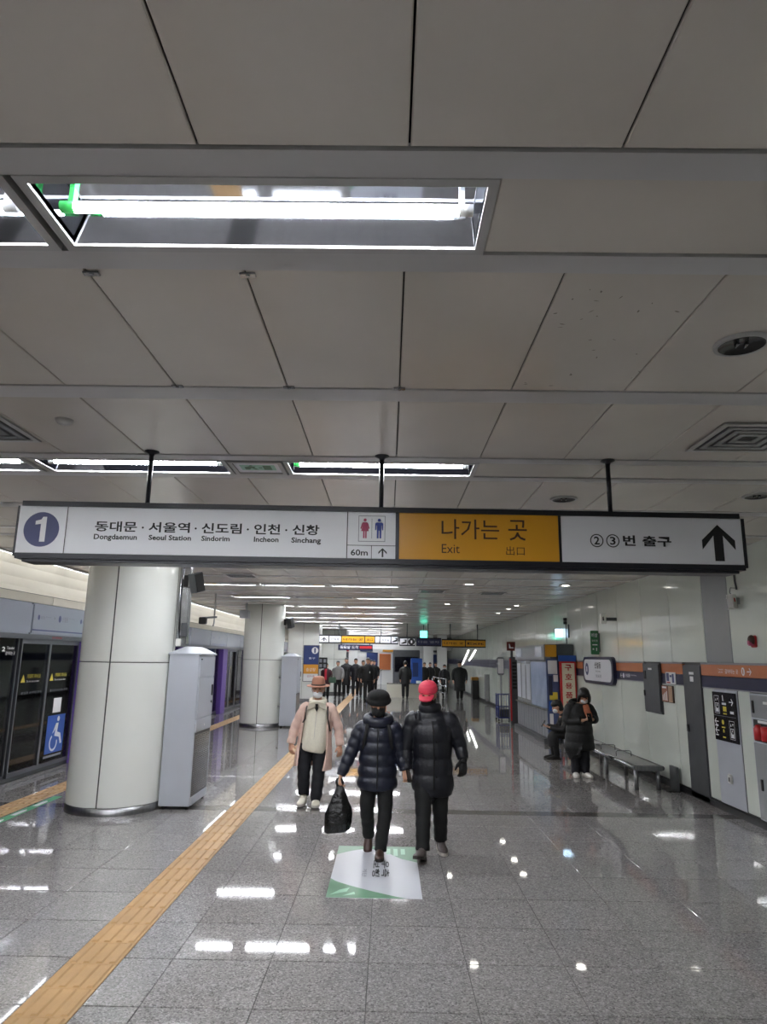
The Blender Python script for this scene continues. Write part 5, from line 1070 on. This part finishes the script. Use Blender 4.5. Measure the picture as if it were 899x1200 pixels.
m = MB().ball((0, -.050, -.060), (.064, .060, .050), 18, 12); m.ball((0, -.085, -.05), (.035, .028, .036), 14, 10); mk = pput(xform(m, H4), 'face_mask', 'mask_white', w3, .006, 3)
for e in (-1, 1): pput(xform(MB().tube([(e * .05, -.07, -.04), (e * .077, 0, -.0)], .003, 6), H4), 'ear_loop', 'mask_white', mk)
m = MB(); limb(m, [((0, .045, .03), (.080, .06)), ((0, .05, -.04), (.076, .05)), ((0, .05, -.075), (.06, .04))]); pput(xform(m, H4), 'hair', 'hair_black', w3, .010, 2)

# ---------------------------------------------------------------- person standing by the bench, looking at a phone
J = dict(head=(.085, -.06, 1.262), neck=(.04, .0, 1.145), chest=(.02, 0, 1.0), pelvis=(0, 0, .70), shL=(-.145, 0, 1.085), elL=(-.175, -.02, .86), wrL=(.03, -.19, .885), shR=(.175, 0, 1.085), elR=(.245, -.03, .90), wrR=(.165, -.18, .900),
         hipL=(-.07, 0, .68), knL=(-.085, -.02, .38), anL=(-.085, 0, .10), hipR=(.07, 0, .68), knR=(.070, -.03, .38), anR=(.065, -.02, .11))
w4 = thing('person', (3.13, 11.65, 0), 'person in a long black coat and white shoes bent over a phone beside the bench', 'person')
b = body_mb(J); H4 = Matrix.Translation(J['head']) @ Matrix.Rotation(math.radians(-10), 4, 'Z') @ Matrix.Rotation(math.radians(34), 4, 'X'); merge(b, xform(head_mb(.95), H4))
hand_mb(b, J['wrL'], (.8, -.3, .25), (.2, -.3, 1), -1, .9, .6); hand_mb(b, J['wrR'], (-.7, -.4, .25), (-.2, -.3, 1), 1, .9, .6); pput(b, 'body', 'skin', w4, .009, 2); face_parts(w4, H4, .95)
m = MB(); coat_torso(m, [((-.005, .0, .41), (.235, .17)), ((-.005, 0, .44), (.245, .175)), ((0, .0, .65), (.222, .165)), ((.01, .0, .85), (.20, .155)), ((.015, .0, 1.0), (.188, .145)), ((.02, .005, 1.08), (.17, .125)), ((.03, 0, 1.14), (.10, .10))], .13, .010)
limb(m, [((-.08, 0, 1.06), .085), ((-.15, 0, 1.04), .085), (J['elL'], .070), (V(J['wrL']) + V((-.03, .02, 0)), .055)], 10, .1, .008); limb(m, [((.12, 0, 1.06), .085), ((.185, 0, 1.04), .085), (J['elR'], .070), (V(J['wrR']) + V((.02, .03, 0)), .055)], 10, .1, .008)
pput(m, 'long_coat', 'coat_black', w4, .010, 2); m = MB(); q = [(.02 + .125 * math.cos(a), .03 + .12 * math.sin(a), 1.12 + .035 * math.sin(a)) for a in [math.pi * (-.25 + 1.5 * i / 16) for i in range(17)]]; m.tube(q, [(.06, .05)] * 17, 12, True, (0, 0, 1)); pput(m, 'fur_hood', 'knit_black', w4, .010, 2)
m = MB(); limb(m, [((.09, -.115, 1.12), (.05, .035)), ((.10, -.155, 1.03), (.055, .03)), ((.13, -.165, .95), (.050, .028)), ((.15, -.165, .90), (.03, .02))]); pput(m, 'scarf', 'scarf_orange', w4, .009, 2)
m = MB()
for k in 'LR': limb(m, [(J['hip' + k], .092), (J['kn' + k], .080), (V(J['an' + k]), .072), (V(J['an' + k]) - V((0, 0, .03)), .066)], 8, wrinkle=.003)
pput(m, 'trousers', 'trousers_blue', w4, .011, 2); shoe(w4, (-.09, .0, .075), (-.12, -1, 0), 'shoe_white', 'sole_pale', W=.050, vox=.008); shoe(w4, (.065, -.02, .075), (.25, -1, 0), 'shoe_white', 'sole_pale', W=.050, vox=.008)
m = MB(); m.ball((0, .006, .058), (.090, .112, .074), 18, 12); limb(m, [((0, .035, .03), (.090, .085)), ((0, .04, -.05), (.092, .075)), ((0, .04, -.11), (.080, .06))]); [limb(m, [((e * .060, -.03, .06), (.030, .05)), ((e * .084, -.02, 0), (.026, .05)), ((e * .088, -.015, -.08), (.024, .045)), ((e * .08, -.02, -.12), (.012, .03))]) for e in (-1, 1)]; pput(xform(m, H4), 'hair', 'hair_black', w4, .009, 2)
m = MB().ball((0, -.055, -.060), (.060, .050, .045), 14, 10); pput(xform(m, H4), 'face_mask', 'mask_white', w4, .008, 2)
ph = MB().obox((3.13 + .105, 11.65 - .26, .935), (V((1, 0, 0)), V((0, .5, .86)), V((0, -.86, .5))), (.034, .068, .005)).build('mobile_phone', 'black_gloss', label='dark phone held in both hands by the person at the bench', cat='phone')

# ---------------------------------------------------------------- person seated on the bench (facing the platform)
w5 = thing('person', (3.30, 13.6, 0), 'seated person in black with a white mask on the far end of the bench', 'person', rz=-math.pi / 2)
# local frame: -y points to the platform
J = dict(head=(0, -.05, .955), neck=(0, .05, .84), chest=(0, .12, .72), pelvis=(0, .30, .42), shL=(-.16, .10, .78), elL=(-.19, -.0, .56), wrL=(-.12, -.22, .58), shR=(.16, .10, .78), elR=(.19, .0, .56), wrR=(.12, -.22, .585),
         hipL=(-.08, .28, .42), knL=(-.09, -.10, .44), anL=(-.09, -.12, .10), hipR=(.08, .28, .42), knR=(.09, -.10, .44), anR=(.09, -.10, .10))
b = body_mb(J); H4 = Matrix.Translation(J['head']) @ Matrix.Rotation(math.radians(18), 4, 'X'); merge(b, xform(head_mb(.93), H4))
hand_mb(b, J['wrL'], (.5, -1, .1), (.2, -.1, 1), -1, .9, .6); hand_mb(b, J['wrR'], (-.5, -1, .1), (-.2, -.1, 1), 1, .9, .6); pput(b, 'body', 'skin', w5, .010, 2); face_parts(w5, H4, .93)
m = MB(); limb(m, [((0, .30, .40), (.17, .14)), ((0, .24, .55), (.18, .14)), ((0, .12, .72), (.18, .13)), ((0, .08, .80), (.13, .10)), ((0, .05, .85), (.085, .085))], 8, .12, .008)
for k, e in (('L', -1), ('R', 1)): limb(m, [((e * .09, .10, .76), .08), ((e * .15, .09, .75), .080), (J['el' + k], .066), (J['wr' + k], .050)], 8, .1, .006)
pput(m, 'coat', 'coat_black', w5, .010, 2); m = MB(); limb(m, [((0, .28, .43), (.17, .10)), ((0, .10, .45), (.17, .095)), ((0, -.08, .45), (.165, .09)), ((0, -.16, .38), (.165, .09)), ((0, -.14, .24), (.17, .10))]); pput(m, 'skirt', 'trousers_black', w5, .012, 2); m = MB(); [limb(m, [(J['hip' + k], .085), (J['kn' + k], .068), (V(J['an' + k]) - V((0, 0, .03)), .052)], 6) for k in 'LR']; pput(m, 'stockings', 'trousers_black', w5, .010, 2)
for e in (-1, 1): shoe(w5, (e * .09, -.11, .075), (e * .1, -1, 0), 'coat_black', 'sole_dark', W=.05, vox=.008)
m = MB(); m.ball((0, .006, .058), (.086, .112, .074), 18, 12); limb(m, [((0, .035, .03), (.086, .085)), ((0, .05, -.05), (.082, .065)), ((0, .05, -.09), (.07, .05))]); pput(xform(m, H4), 'hair', 'hair_black', w5, .009, 2)
pput(xform(MB().ball((0, -.055, -.060), (.062, .056, .05), 14, 10), H4), 'face_mask', 'mask_white', w5, .008, 2)
MB().obox((3.30 - .33, 13.6, .64), (V((0, 1, 0)), V((.5, 0, .86)), V((-.86, 0, .5))), (.034, .068, .005)).build('mobile_phone', 'black_gloss', label='dark phone held by the seated person on the bench', cat='phone')

# ---------------------------------------------------------------- people further down the hall
def walker(x, y, h, label, coat, pants='trousers_black', rz=0.0, stride=.12, hem=.45, hat=None, hair='hair_black', extra=None, arm=0.0, wide=1.0, group=None, mask=None):
    k = h / 1.62; s = k; t = thing('person', (x, y, 0), label, 'person', group, rz); f = lambda a, b, c: (a * k, b * k, c * k)
    J = dict(head=f(0, -.03, 1.50), neck=f(0, 0, 1.365), chest=f(0, 0, 1.18), pelvis=f(0, 0, .84), shL=f(-.17 * wide, 0, 1.29), elL=f(-.225 * wide, .02 + arm, 1.04), wrL=f(-.225 * wide, -.06 + arm, .83), shR=f(.17 * wide, 0, 1.29), elR=f(.225 * wide, .02 - arm, 1.04), wrR=f(.225 * wide, -.06 - arm, .83),
             hipL=f(-.085, 0, .82), knL=f(-.09, -.03 - stride * .6, .46), anL=f(-.085, -stride, .09), hipR=f(.085, 0, .82), knR=f(.09, -.01 + stride * .3, .45), anR=f(.085, stride, .10))
    b = body_mb(J); H4 = Matrix.Translation(J['head']) @ Matrix.Rotation(math.radians(6), 4, 'X'); merge(b, xform(head_mb(k), H4))
    for kk, sd in (('L', -1), ('R', 1)): hand_mb(b, J['wr' + kk], (0, -.15, -1), (-sd, .5, 0), -sd, k, .6)
    pput(b, 'body', 'skin', t, .014, 1); face_parts(t, H4, k, False)
    m = MB(); hw = wide; limb(m, [(f(0, 0, hem), (.195 * hw * k, .15 * k)), (f(0, 0, .80), (.185 * hw * k, .15 * k)), (f(0, 0, 1.05), (.175 * hw * k, .14 * k)), (f(0, 0, 1.22), (.185 * hw * k, .13 * k)), (f(0, 0, 1.31), (.15 * hw * k, .11 * k)), (f(0, 0, 1.38), (.085 * k, .085 * k))], 6, .12 * k, .01)
    for kk, e in (('L', -1), ('R', 1)): limb(m, [(f(e * .10 * wide, 0, 1.25), .085 * k), (f(e * .175 * wide, 0, 1.23), .082 * k), (J['el' + kk], .068 * k), (J['wr' + kk], .050 * k)], 6)
    ct = pput(m, 'coat', coat, t, .018, 1)
    m = MB(); limb(m, [(f(0, 0, .90), (.14 * k, .11 * k)), (f(0, 0, .78), (.15 * k, .11 * k))])
    for kk in 'LR': limb(m, [(J['hip' + kk], .09 * k), (J['kn' + kk], .075 * k), (J['an' + kk], .062 * k)], 6)
    pput(m, 'trousers', pants, t, .018, 1)
    for kk in 'LR': shoe(t, V(J['an' + kk]) - V((0, 0, .015 * k)), (0, -1, 0), 'coat_black', 'sole_dark', W=.05, vox=.014)
    m = MB(); m.ball(f(0, .008, .052), (.080 * k, .104 * k, .072 * k), 14, 9); limb(m, [(f(0, .04, .03), (.084 * k, .08 * k)), (f(0, .05, -.05), (.076 * k, .06 * k))], 4); pput(xform(m, H4), 'hair' if not hat else 'hat', hat or hair, t, .014, 1)
    if mask: pput(xform(MB().ball(f(0, -.055, -.06), (.062 * k, .055 * k, .05 * k), 12, 8), H4), 'face_mask', mask, t)
    if extra == 'scarf': pput(limb(MB(), [(f(-.02, -.10, 1.36), (.06 * k, .04 * k)), (f(-.02, -.16, 1.20), (.06 * k, .03 * k)), (f(-.02, -.17, .85), (.055 * k, .02 * k))], 5), 'scarf', 'scarf_red', ct, .016, 1)
    if extra == 'pack': pput(MB().box(-.14 * k, .14 * k, .13 * k, .27 * k, .92 * k, 1.32 * k, .03), 'backpack', 'coat_black', t)
    if extra == 'badge': pput(MB().box(.06 * k, .09 * k, -.15 * k, -.142 * k, 1.05 * k, 1.12 * k), 'badge', 'paper', ct)
    return t
walker(-2.75, 31.3, 1.56, 'person in dark maroon with a long red scarf', 'coat_maroon', hem=.62, extra='scarf', stride=.06)
gb = MB().box(-2.62, -2.30, 31.05, 31.16, .70, .95, .02); gb.tube([(-2.55, 31.1, .95), (-2.50, 31.1, 1.03), (-2.42, 31.1, 1.03), (-2.37, 31.1, .95)], .008, 6); gb.build('shopping_bag', 'bag_green', label='dark green bag beside the person in the red scarf', cat='bag')
walker(-2.30, 32.2, 1.66, 'person in a grey vest behind the green bag', 'vest_grey', hem=.85, stride=.08)
walker(-2.02, 34.0, 1.80, 'tall person in black beside the grey vest in the crowd', 'coat_black', stride=.10, arm=.04)
walker(-1.55, 33.6, 1.78, 'person in black with a dark hat walking mid-crowd', 'coat_dark', hat='knit_black', hem=.7, stride=.14, arm=.05)
walker(-1.18, 33.2, 1.70, 'person in dark clothes half hidden behind the broad walker', 'coat_black', hem=.75, stride=.12)
walker(-0.85, 29.6, 1.82, 'broad person in a dark jacket with a pale badge leading the crowd', 'coat_black', hem=.78, stride=.16, wide=1.15, extra='badge', arm=.05)
walker(-0.85, 35.4, 1.72, 'person in charcoal just behind the broad walker', 'coat_dark', 'trousers_blue', hem=.6)
walker(-0.74, 37.6, 1.68, 'person in black near the glass balustrade', 'coat_black', hem=.6)
walker(0.80, 32.3, 1.70, 'person in black facing away in front of the beige stair wall', 'coat_black', rz=math.pi, stride=.02, hem=.62)
walker(3.22, 31.6, 1.72, 'heavy person in a wide black coat near the right wall', 'coat_black', hem=.40, wide=1.25, stride=.08)
walker(2.78, 34.5, 1.55, 'shorter person in black with a white mask beside the handrail', 'coat_dark', hem=.6, mask='mask_white')
for i, x in enumerate((1.95, 2.28, 2.62)): walker(x, 37.6 + .4 * i, 1.62, 'dark-dressed person waiting behind the stair handrail', ('coat_black', 'coat_dark', 'coat_black')[i], stride=.02, hem=.6, group='people waiting behind the handrail')
# ================================================================ FAR END OF THE HALL
M('far_white', (214, 216, 214), 0.3); M('poster_blue', (34, 52, 104), 0.35); M('poster_orange', (214, 150, 52), 0.35)
# white clad block with the poster
t = thing('clad_pier', (-3.5, 30.2, 0), 'white panelled pier carrying a blue and orange poster', 'pier')
MB().box(-4.25, -2.98, 29.52, 30.9, 0, CEIL - 0.01).build('core', 'joint', t)
for x0, x1 in ((-4.26, -3.62), (-3.61, -2.97)):
    for z0, z1 in ((0.1, 1.72), (1.73, CEIL - 0.01)): MB().box(x0, x1, 29.49, 29.55, z0, z1, 0.006).build('cladding_panel', 'column_white', t)
for y0, y1 in ((29.56, 30.2), (30.21, 30.9)):
    for z0, z1 in ((0.1, 1.72), (1.73, CEIL - 0.01)): MB().box(-3.0, -2.955, y0, y1, z0, z1, 0.006).build('cladding_panel', 'column_white', t)
MB().box(-4.26, -2.96, 29.5, 30.9, 0, 0.095).build('base_strip', 'steel_brushed', t)
t = thing('poster', (-3.25, 29.48, 0.8), 'tall blue, orange and white poster on the white pier', 'poster')
p = MB().box(-3.585, -2.915, 29.44, 29.49, 0.80, 2.30, 0.006).build('frame', 'steel_dark', t); O = (0, 29.439, 0); X_, Z_ = (1, 0, 0), (0, 0, 1)
flat([rect(-3.56, -2.94, 1.50, 2.28)], O, X_, Z_, 'poster_blue', p); flat([rect(-3.56, -2.94, 1.12, 1.50)], O, X_, Z_, 'poster_orange', p); flat([rect(-3.56, -2.94, 0.82, 1.12)], O, X_, Z_, 'paper', p)
flat([disc(-3.10, 2.08, 0.14, 24)], O, X_, Z_, 'paper', p, 'print', 0.003); flat([rect(-3.13, -3.07, 1.98, 2.18)], O, X_, Z_, 'poster_blue', p, 'print', 0.005)
text('출구', O, X_, Z_, -3.35, -3.08, 1.72, 1.80, 'ink_white', p, off=0.003); text('승강장', O, X_, Z_, -3.45, -3.05, 1.22, 1.36, 'paper', p, off=0.003); text('안내', O, X_, Z_, -3.40, -3.1, 0.98, 1.06, 'ink_red', p, off=0.003)
t = thing('pictogram_board', (-2.86, 29.48, 1.33), 'small black pictogram flag board on the side of the poster pier', 'sign')
p = MB().box(-2.95, -2.58, 29.60, 29.65, 1.33, 1.80, 0.006).build('board', 'black_gloss', t); flat([rect(-2.91 + 0.17 * i, -2.80 + 0.17 * i, 1.38 + 0.21 * j, 1.52 + 0.21 * j) for i in range(2) for j in range(2)], (0, 29.599, 0), X_, Z_, 'ink_grey', p)
# stepped white wall behind it
t = thing('partition_wall', (-2.6, 35.6, 0), 'white panelled partition behind the poster pier', 'partition')
MB().box(-4.6, -2.15, 35.62, 35.9, 0, CEIL - 0.01).build('core', 'joint', t)
for k in range(4):
    for z0, z1 in ((0.1, 1.72), (1.73, CEIL - 0.01)): MB().box(-4.58 + 0.61 * k, -3.98 + 0.61 * k, 35.59, 35.63, z0, z1, 0.004).build('cladding_panel', 'column_white', t)
# overhead signs
FY = 28.0
def far_sign(x0, x1, z0, z1, label, items, rods, y=FY):
    t = thing('overhead_sign', ((x0 + x1) / 2, y, z0), label, 'sign'); MB().box(x0, x1, y, y + 0.15, z0, z1, 0.008).build('case', 'rail_black', t)
    for a, b, mt, txt, tm in items:
        p = MB().box(a + 0.02, b - 0.02, y - 0.012, y, z0 + 0.05, z1 - 0.05).build('face_panel', mt, t)
        if txt == '^': flat(up_arrow((a + b) / 2, z0 + 0.09, z1 - 0.09, 0.10, 0.025, 0.06), (0, y - 0.012, 0), X_, Z_, tm, p, 'arrow')
        elif txt == '(1)': flat([disc((a + b) / 2, (z0 + z1) / 2, 0.13)], (0, y - 0.012, 0), X_, Z_, tm, p, 'line_mark'); text('1', (0, y - 0.012, 0), X_, Z_, (a + b) / 2 - 0.03, (a + b) / 2 + 0.03, z0 + 0.12, z1 - 0.12, 'ink_white', p, 0.03, off=0.003)
        elif txt == '\\': flat([[((a + b) / 2 - 0.12, z0 + 0.1), ((a + b) / 2 + 0.08, z1 - 0.14), ((a + b) / 2 - 0.02, z1 - 0.1), ((a + b) / 2 + 0.12, z1 - 0.08), ((a + b) / 2 + 0.12, z1 - 0.22), ((a + b) / 2 - 0.06, z0 + 0.08)]], (0, y - 0.012, 0), X_, Z_, tm, p, 'arrow')
        elif txt: text(txt, (0, y - 0.012, 0), X_, Z_, a + 0.08, b - 0.08, z0 + 0.12, z1 - 0.12, tm, p, 0.02)
    for x in rods: MB().tube([(x, y + 0.07, z1), (x, y + 0.07, CEIL)], 0.02, 8).build('hanger_rod', 'steel_dark', t)
far_sign(-2.80, 0.40, 2.36, 2.70, 'distant white and yellow overhead sign above the crowd', [(-2.8, -2.4, 'sign_white', '^', 'ink'), (-2.4, -1.9, 'sign_white', '신설동', 'ink_grey'), (-1.9, -0.95, 'sign_yellow', '나가는 곳', 'ink'), (-0.95, -0.55, 'sign_yellow', '出口', 'ink_brown'), (-0.55, -0.35, 'sign_white', '', 'ink'), (-0.35, 0.1, 'sign_white', '화장실', 'ink_grey'), (0.1, 0.4, 'sign_white', '\\', 'ink')], (-2.0, -0.3))
far_sign(0.45, 1.08, 2.30, 2.64, 'small distant white overhead sign with a black line number', [(0.45, 0.78, 'sign_white', '\\', 'ink'), (0.78, 1.08, 'sign_white', '(1)', 'ink')], (0.75,))
far_sign(1.12, 2.13, 2.30, 2.64, 'distant dark navy overhead sign beside the brown one', [(1.12, 2.13, 'band_navy', '다음 열차', 'ink_grey')], (1.6,))
M('crate_ochre', (170, 120, 36), 0.5); far_sign(2.15, 3.92, 2.27, 2.60, 'distant yellow overhead sign near the right wall', [(2.15, 3.1, 'sign_yellow', '나가는 곳', 'ink'), (3.1, 3.92, 'sign_yellow', 'Exit', 'ink_brown')], (2.5, 3.6))
t = thing('train_display', (-1.3, 27.8, 2.1), 'navy and red train information display below the overhead sign', 'display')
p = MB().box(-2.02, -0.63, 28.0, 28.12, 2.10, 2.33, 0.006).build('case', 'band_navy', t); flat([rect(-1.15, -0.66, 2.17, 2.27)], (0, 27.998, 0), X_, Z_, 'red_paint', p); text('동묘앞 도착', (0, 27.998, 0), X_, Z_, -1.95, -1.2, 2.16, 2.28, 'ink_white', p, 0.01)
for x in (-1.9, -0.75): MB().tube([(x, 28.06, 2.33), (x, 28.06, 2.36)], 0.02, 8).build('hanger_rod', 'steel_dark', t)
t = thing('exit_light', (1.45, 29, 2.62), 'glowing green exit light hanging from the ceiling', 'exit sign'); MB().box(1.33, 1.62, 29.0, 29.1, 2.66, 2.95, 0.01).build('lens', 'green_lit', t); MB().tube([(1.47, 29.05, 2.95), (1.47, 29.05, CEIL)], 0.02, 8).build('rod', 'steel_dark', t)
# blue vending unit, railings, beige stair wall, escalator strips
t = thing('vending_machine', (1.47, 36.3, 0), 'bright blue upright machine standing in the far hall', 'vending machine'); MB().box(1.18, 1.76, 36.0, 36.6, 0, 1.82, 0.02).build('body', 'sticker_blue', t); MB().box(1.26, 1.55, 35.985, 36.0, 0.9, 1.6).build('window', 'poster_blue', t); MB().box(1.45, 1.70, 35.98, 36.0, 0.5, 0.7).build('slot', 'paper', t)
M('stair_beige', (196, 192, 176), 0.5)
t = thing('stair_wall', (1.0, 33.5, 0), 'low beige stair wall behind the person facing away', 'low wall'); MB().box(-0.05, 2.05, 33.2, 33.4, 0, 0.62, 0.01).build('parapet', 'stair_beige', t); MB().box(1.9, 2.05, 33.4, 36.8, 0, 0.62, 0.01).build('parapet', 'stair_beige', t)
MB().box(-0.05, 2.05, 33.19, 33.41, 0.62, 0.66).build('coping', 'steel', t)
t = thing('handrail', (2.3, 32.2, 0), 'steel stair handrail behind the red-capped walker', 'railing')
for x, y in ((2.62, 31.6), (2.35, 32.4), (2.1, 33.1)): MB().tube([(x, y, 0), (x, y, 0.92)], 0.03, 8).build('post', 'steel', t)
for z in (0.92, 0.6, 0.3): MB().tube([(2.62, 31.6, z), (2.1, 33.1, z + 0.05)], 0.026, 8, ref=(0, 0, 1)).build('rail', 'steel', t)
t = thing('glass_balustrade', (-0.1, 33.8, 0), 'glass balustrade beside the crowd', 'railing'); MB().box(-0.35, -0.33, 33.0, 37, 0.05, 1.2).build('pane', 'clear_glass', t); MB().tube([(-0.34, 33, 1.22), (-0.34, 37, 1.22)], 0.03, 8).build('rail', 'steel', t); MB().box(-0.39, -0.29, 33, 37, 0, 0.06).build('shoe', 'steel_dark', t)
M('strip_glow', (250, 250, 245), 0.4, emit=2.2)
t = thing('escalator_lights', (4.0, 38, 0), 'pair of bright slanted escalator strip lights on the right wall', 'strip light')
for a, b in (((40.0, 1.52), (36.94, 2.28)), ((36.6, 1.75), (34.0, 2.25))):
    d_ = Vector((0, b[0] - a[0], b[1] - a[1])); MB().obox((4.235, (a[0] + b[0]) / 2, (a[1] + b[1]) / 2), (d_.normalized(), Vector((1, 0, 0)), d_.normalized().cross(Vector((1, 0, 0)))), (d_.length / 2, 0.012, 0.024)).build('strip', 'strip_glow', t)
t = thing('equipment_boxes', (4.0, 33, 0), 'low clutter of boxes against the far right wall', 'boxes'); MB().box(3.95, 4.24, 32.8, 33.5, 0, 0.85, 0.02).build('crate', 'black', t); MB().box(3.93, 4.24, 32.9, 33.4, 0.85, 1.0, 0.02).build('crate', 'crate_ochre', t); MB().box(4.1, 4.25, 29.5, 29.9, 0.1, 1.2, 0.01).build('crate', 'wall_grey', t)
# far hall: columns, portal, lit back
for x, y in ((2.35, 41), (3.15, 41), (-2.2, 44)):
    t = thing('far_column', (x, y, 0), 'white square column at the far end of the hall', 'column', 'far hall columns'); MB().box(x - 0.28, x + 0.28, y - 0.28, y + 0.28, 0.1, CEIL - 0.01, 0.02).build('shaft', 'far_white', t); MB().box(x - 0.3, x + 0.3, y - 0.3, y + 0.3, 0, 0.1).build('base', 'steel_dark', t)
t = thing('portal_beam', (0, 46, 2.3), 'white beam across the far end of the hall', 'beam'); MB().box(-5.2, 4.2, 46, 46.3, 2.35, 2.9).build('beam', 'far_white', t); MB().box(-2.6, 1.0, 45.98, 46.0, 2.44, 2.50).build('fascia_strip', 'paper', t); MB().box(-5.2, 4.2, 46, 46.3, 2.9, CEIL - 0.01).build('infill', 'steel_dark', t)
t = thing('shop_front', (-1, 49, 0), 'cluttered shop front at the very end of the hall', 'shop')
MB().box(-4.5, 4.0, 49.5, 49.8, 0, 2.9).build('wall', 'far_white', t)
for k in range(9):
    x = -4.3 + 0.92 * k; MB().box(x, x + 0.8, 49.42, 49.5, 0.9 + 0.1 * (k % 3), 2.1 + 0.08 * (k % 2)).build('display_panel', ('kiosk_glazing', 'steel_dark', 'paper', 'poster_blue', 'band_orange')[k % 5], t)
for k in range(5): MB().box(-3.6 + 1.6 * k, -2.7 + 1.6 * k, 49.36, 49.45, 2.25, 2.5).build('name_board', ('red_paint', 'poster_blue', 'sign_yellow', 'kiosk_glazing', 'steel_dark')[k], t)
t = thing('dark_booth', (0.9, 42, 0), 'dark glazed booth beyond the stairs', 'booth'); MB().box(0.3, 1.9, 42.0, 43.5, 0, 2.3, 0.02).build('body', 'steel_dark', t); MB().box(0.4, 1.8, 41.98, 42.0, 1.0, 1.9).build('window', 'psd_glass', t)
# ---------------------------------------------------------------- tidy
for o in list(_tmp.collection.objects): bpy.data.objects.remove(o)
bpy.data.scenes.remove(_tmp)
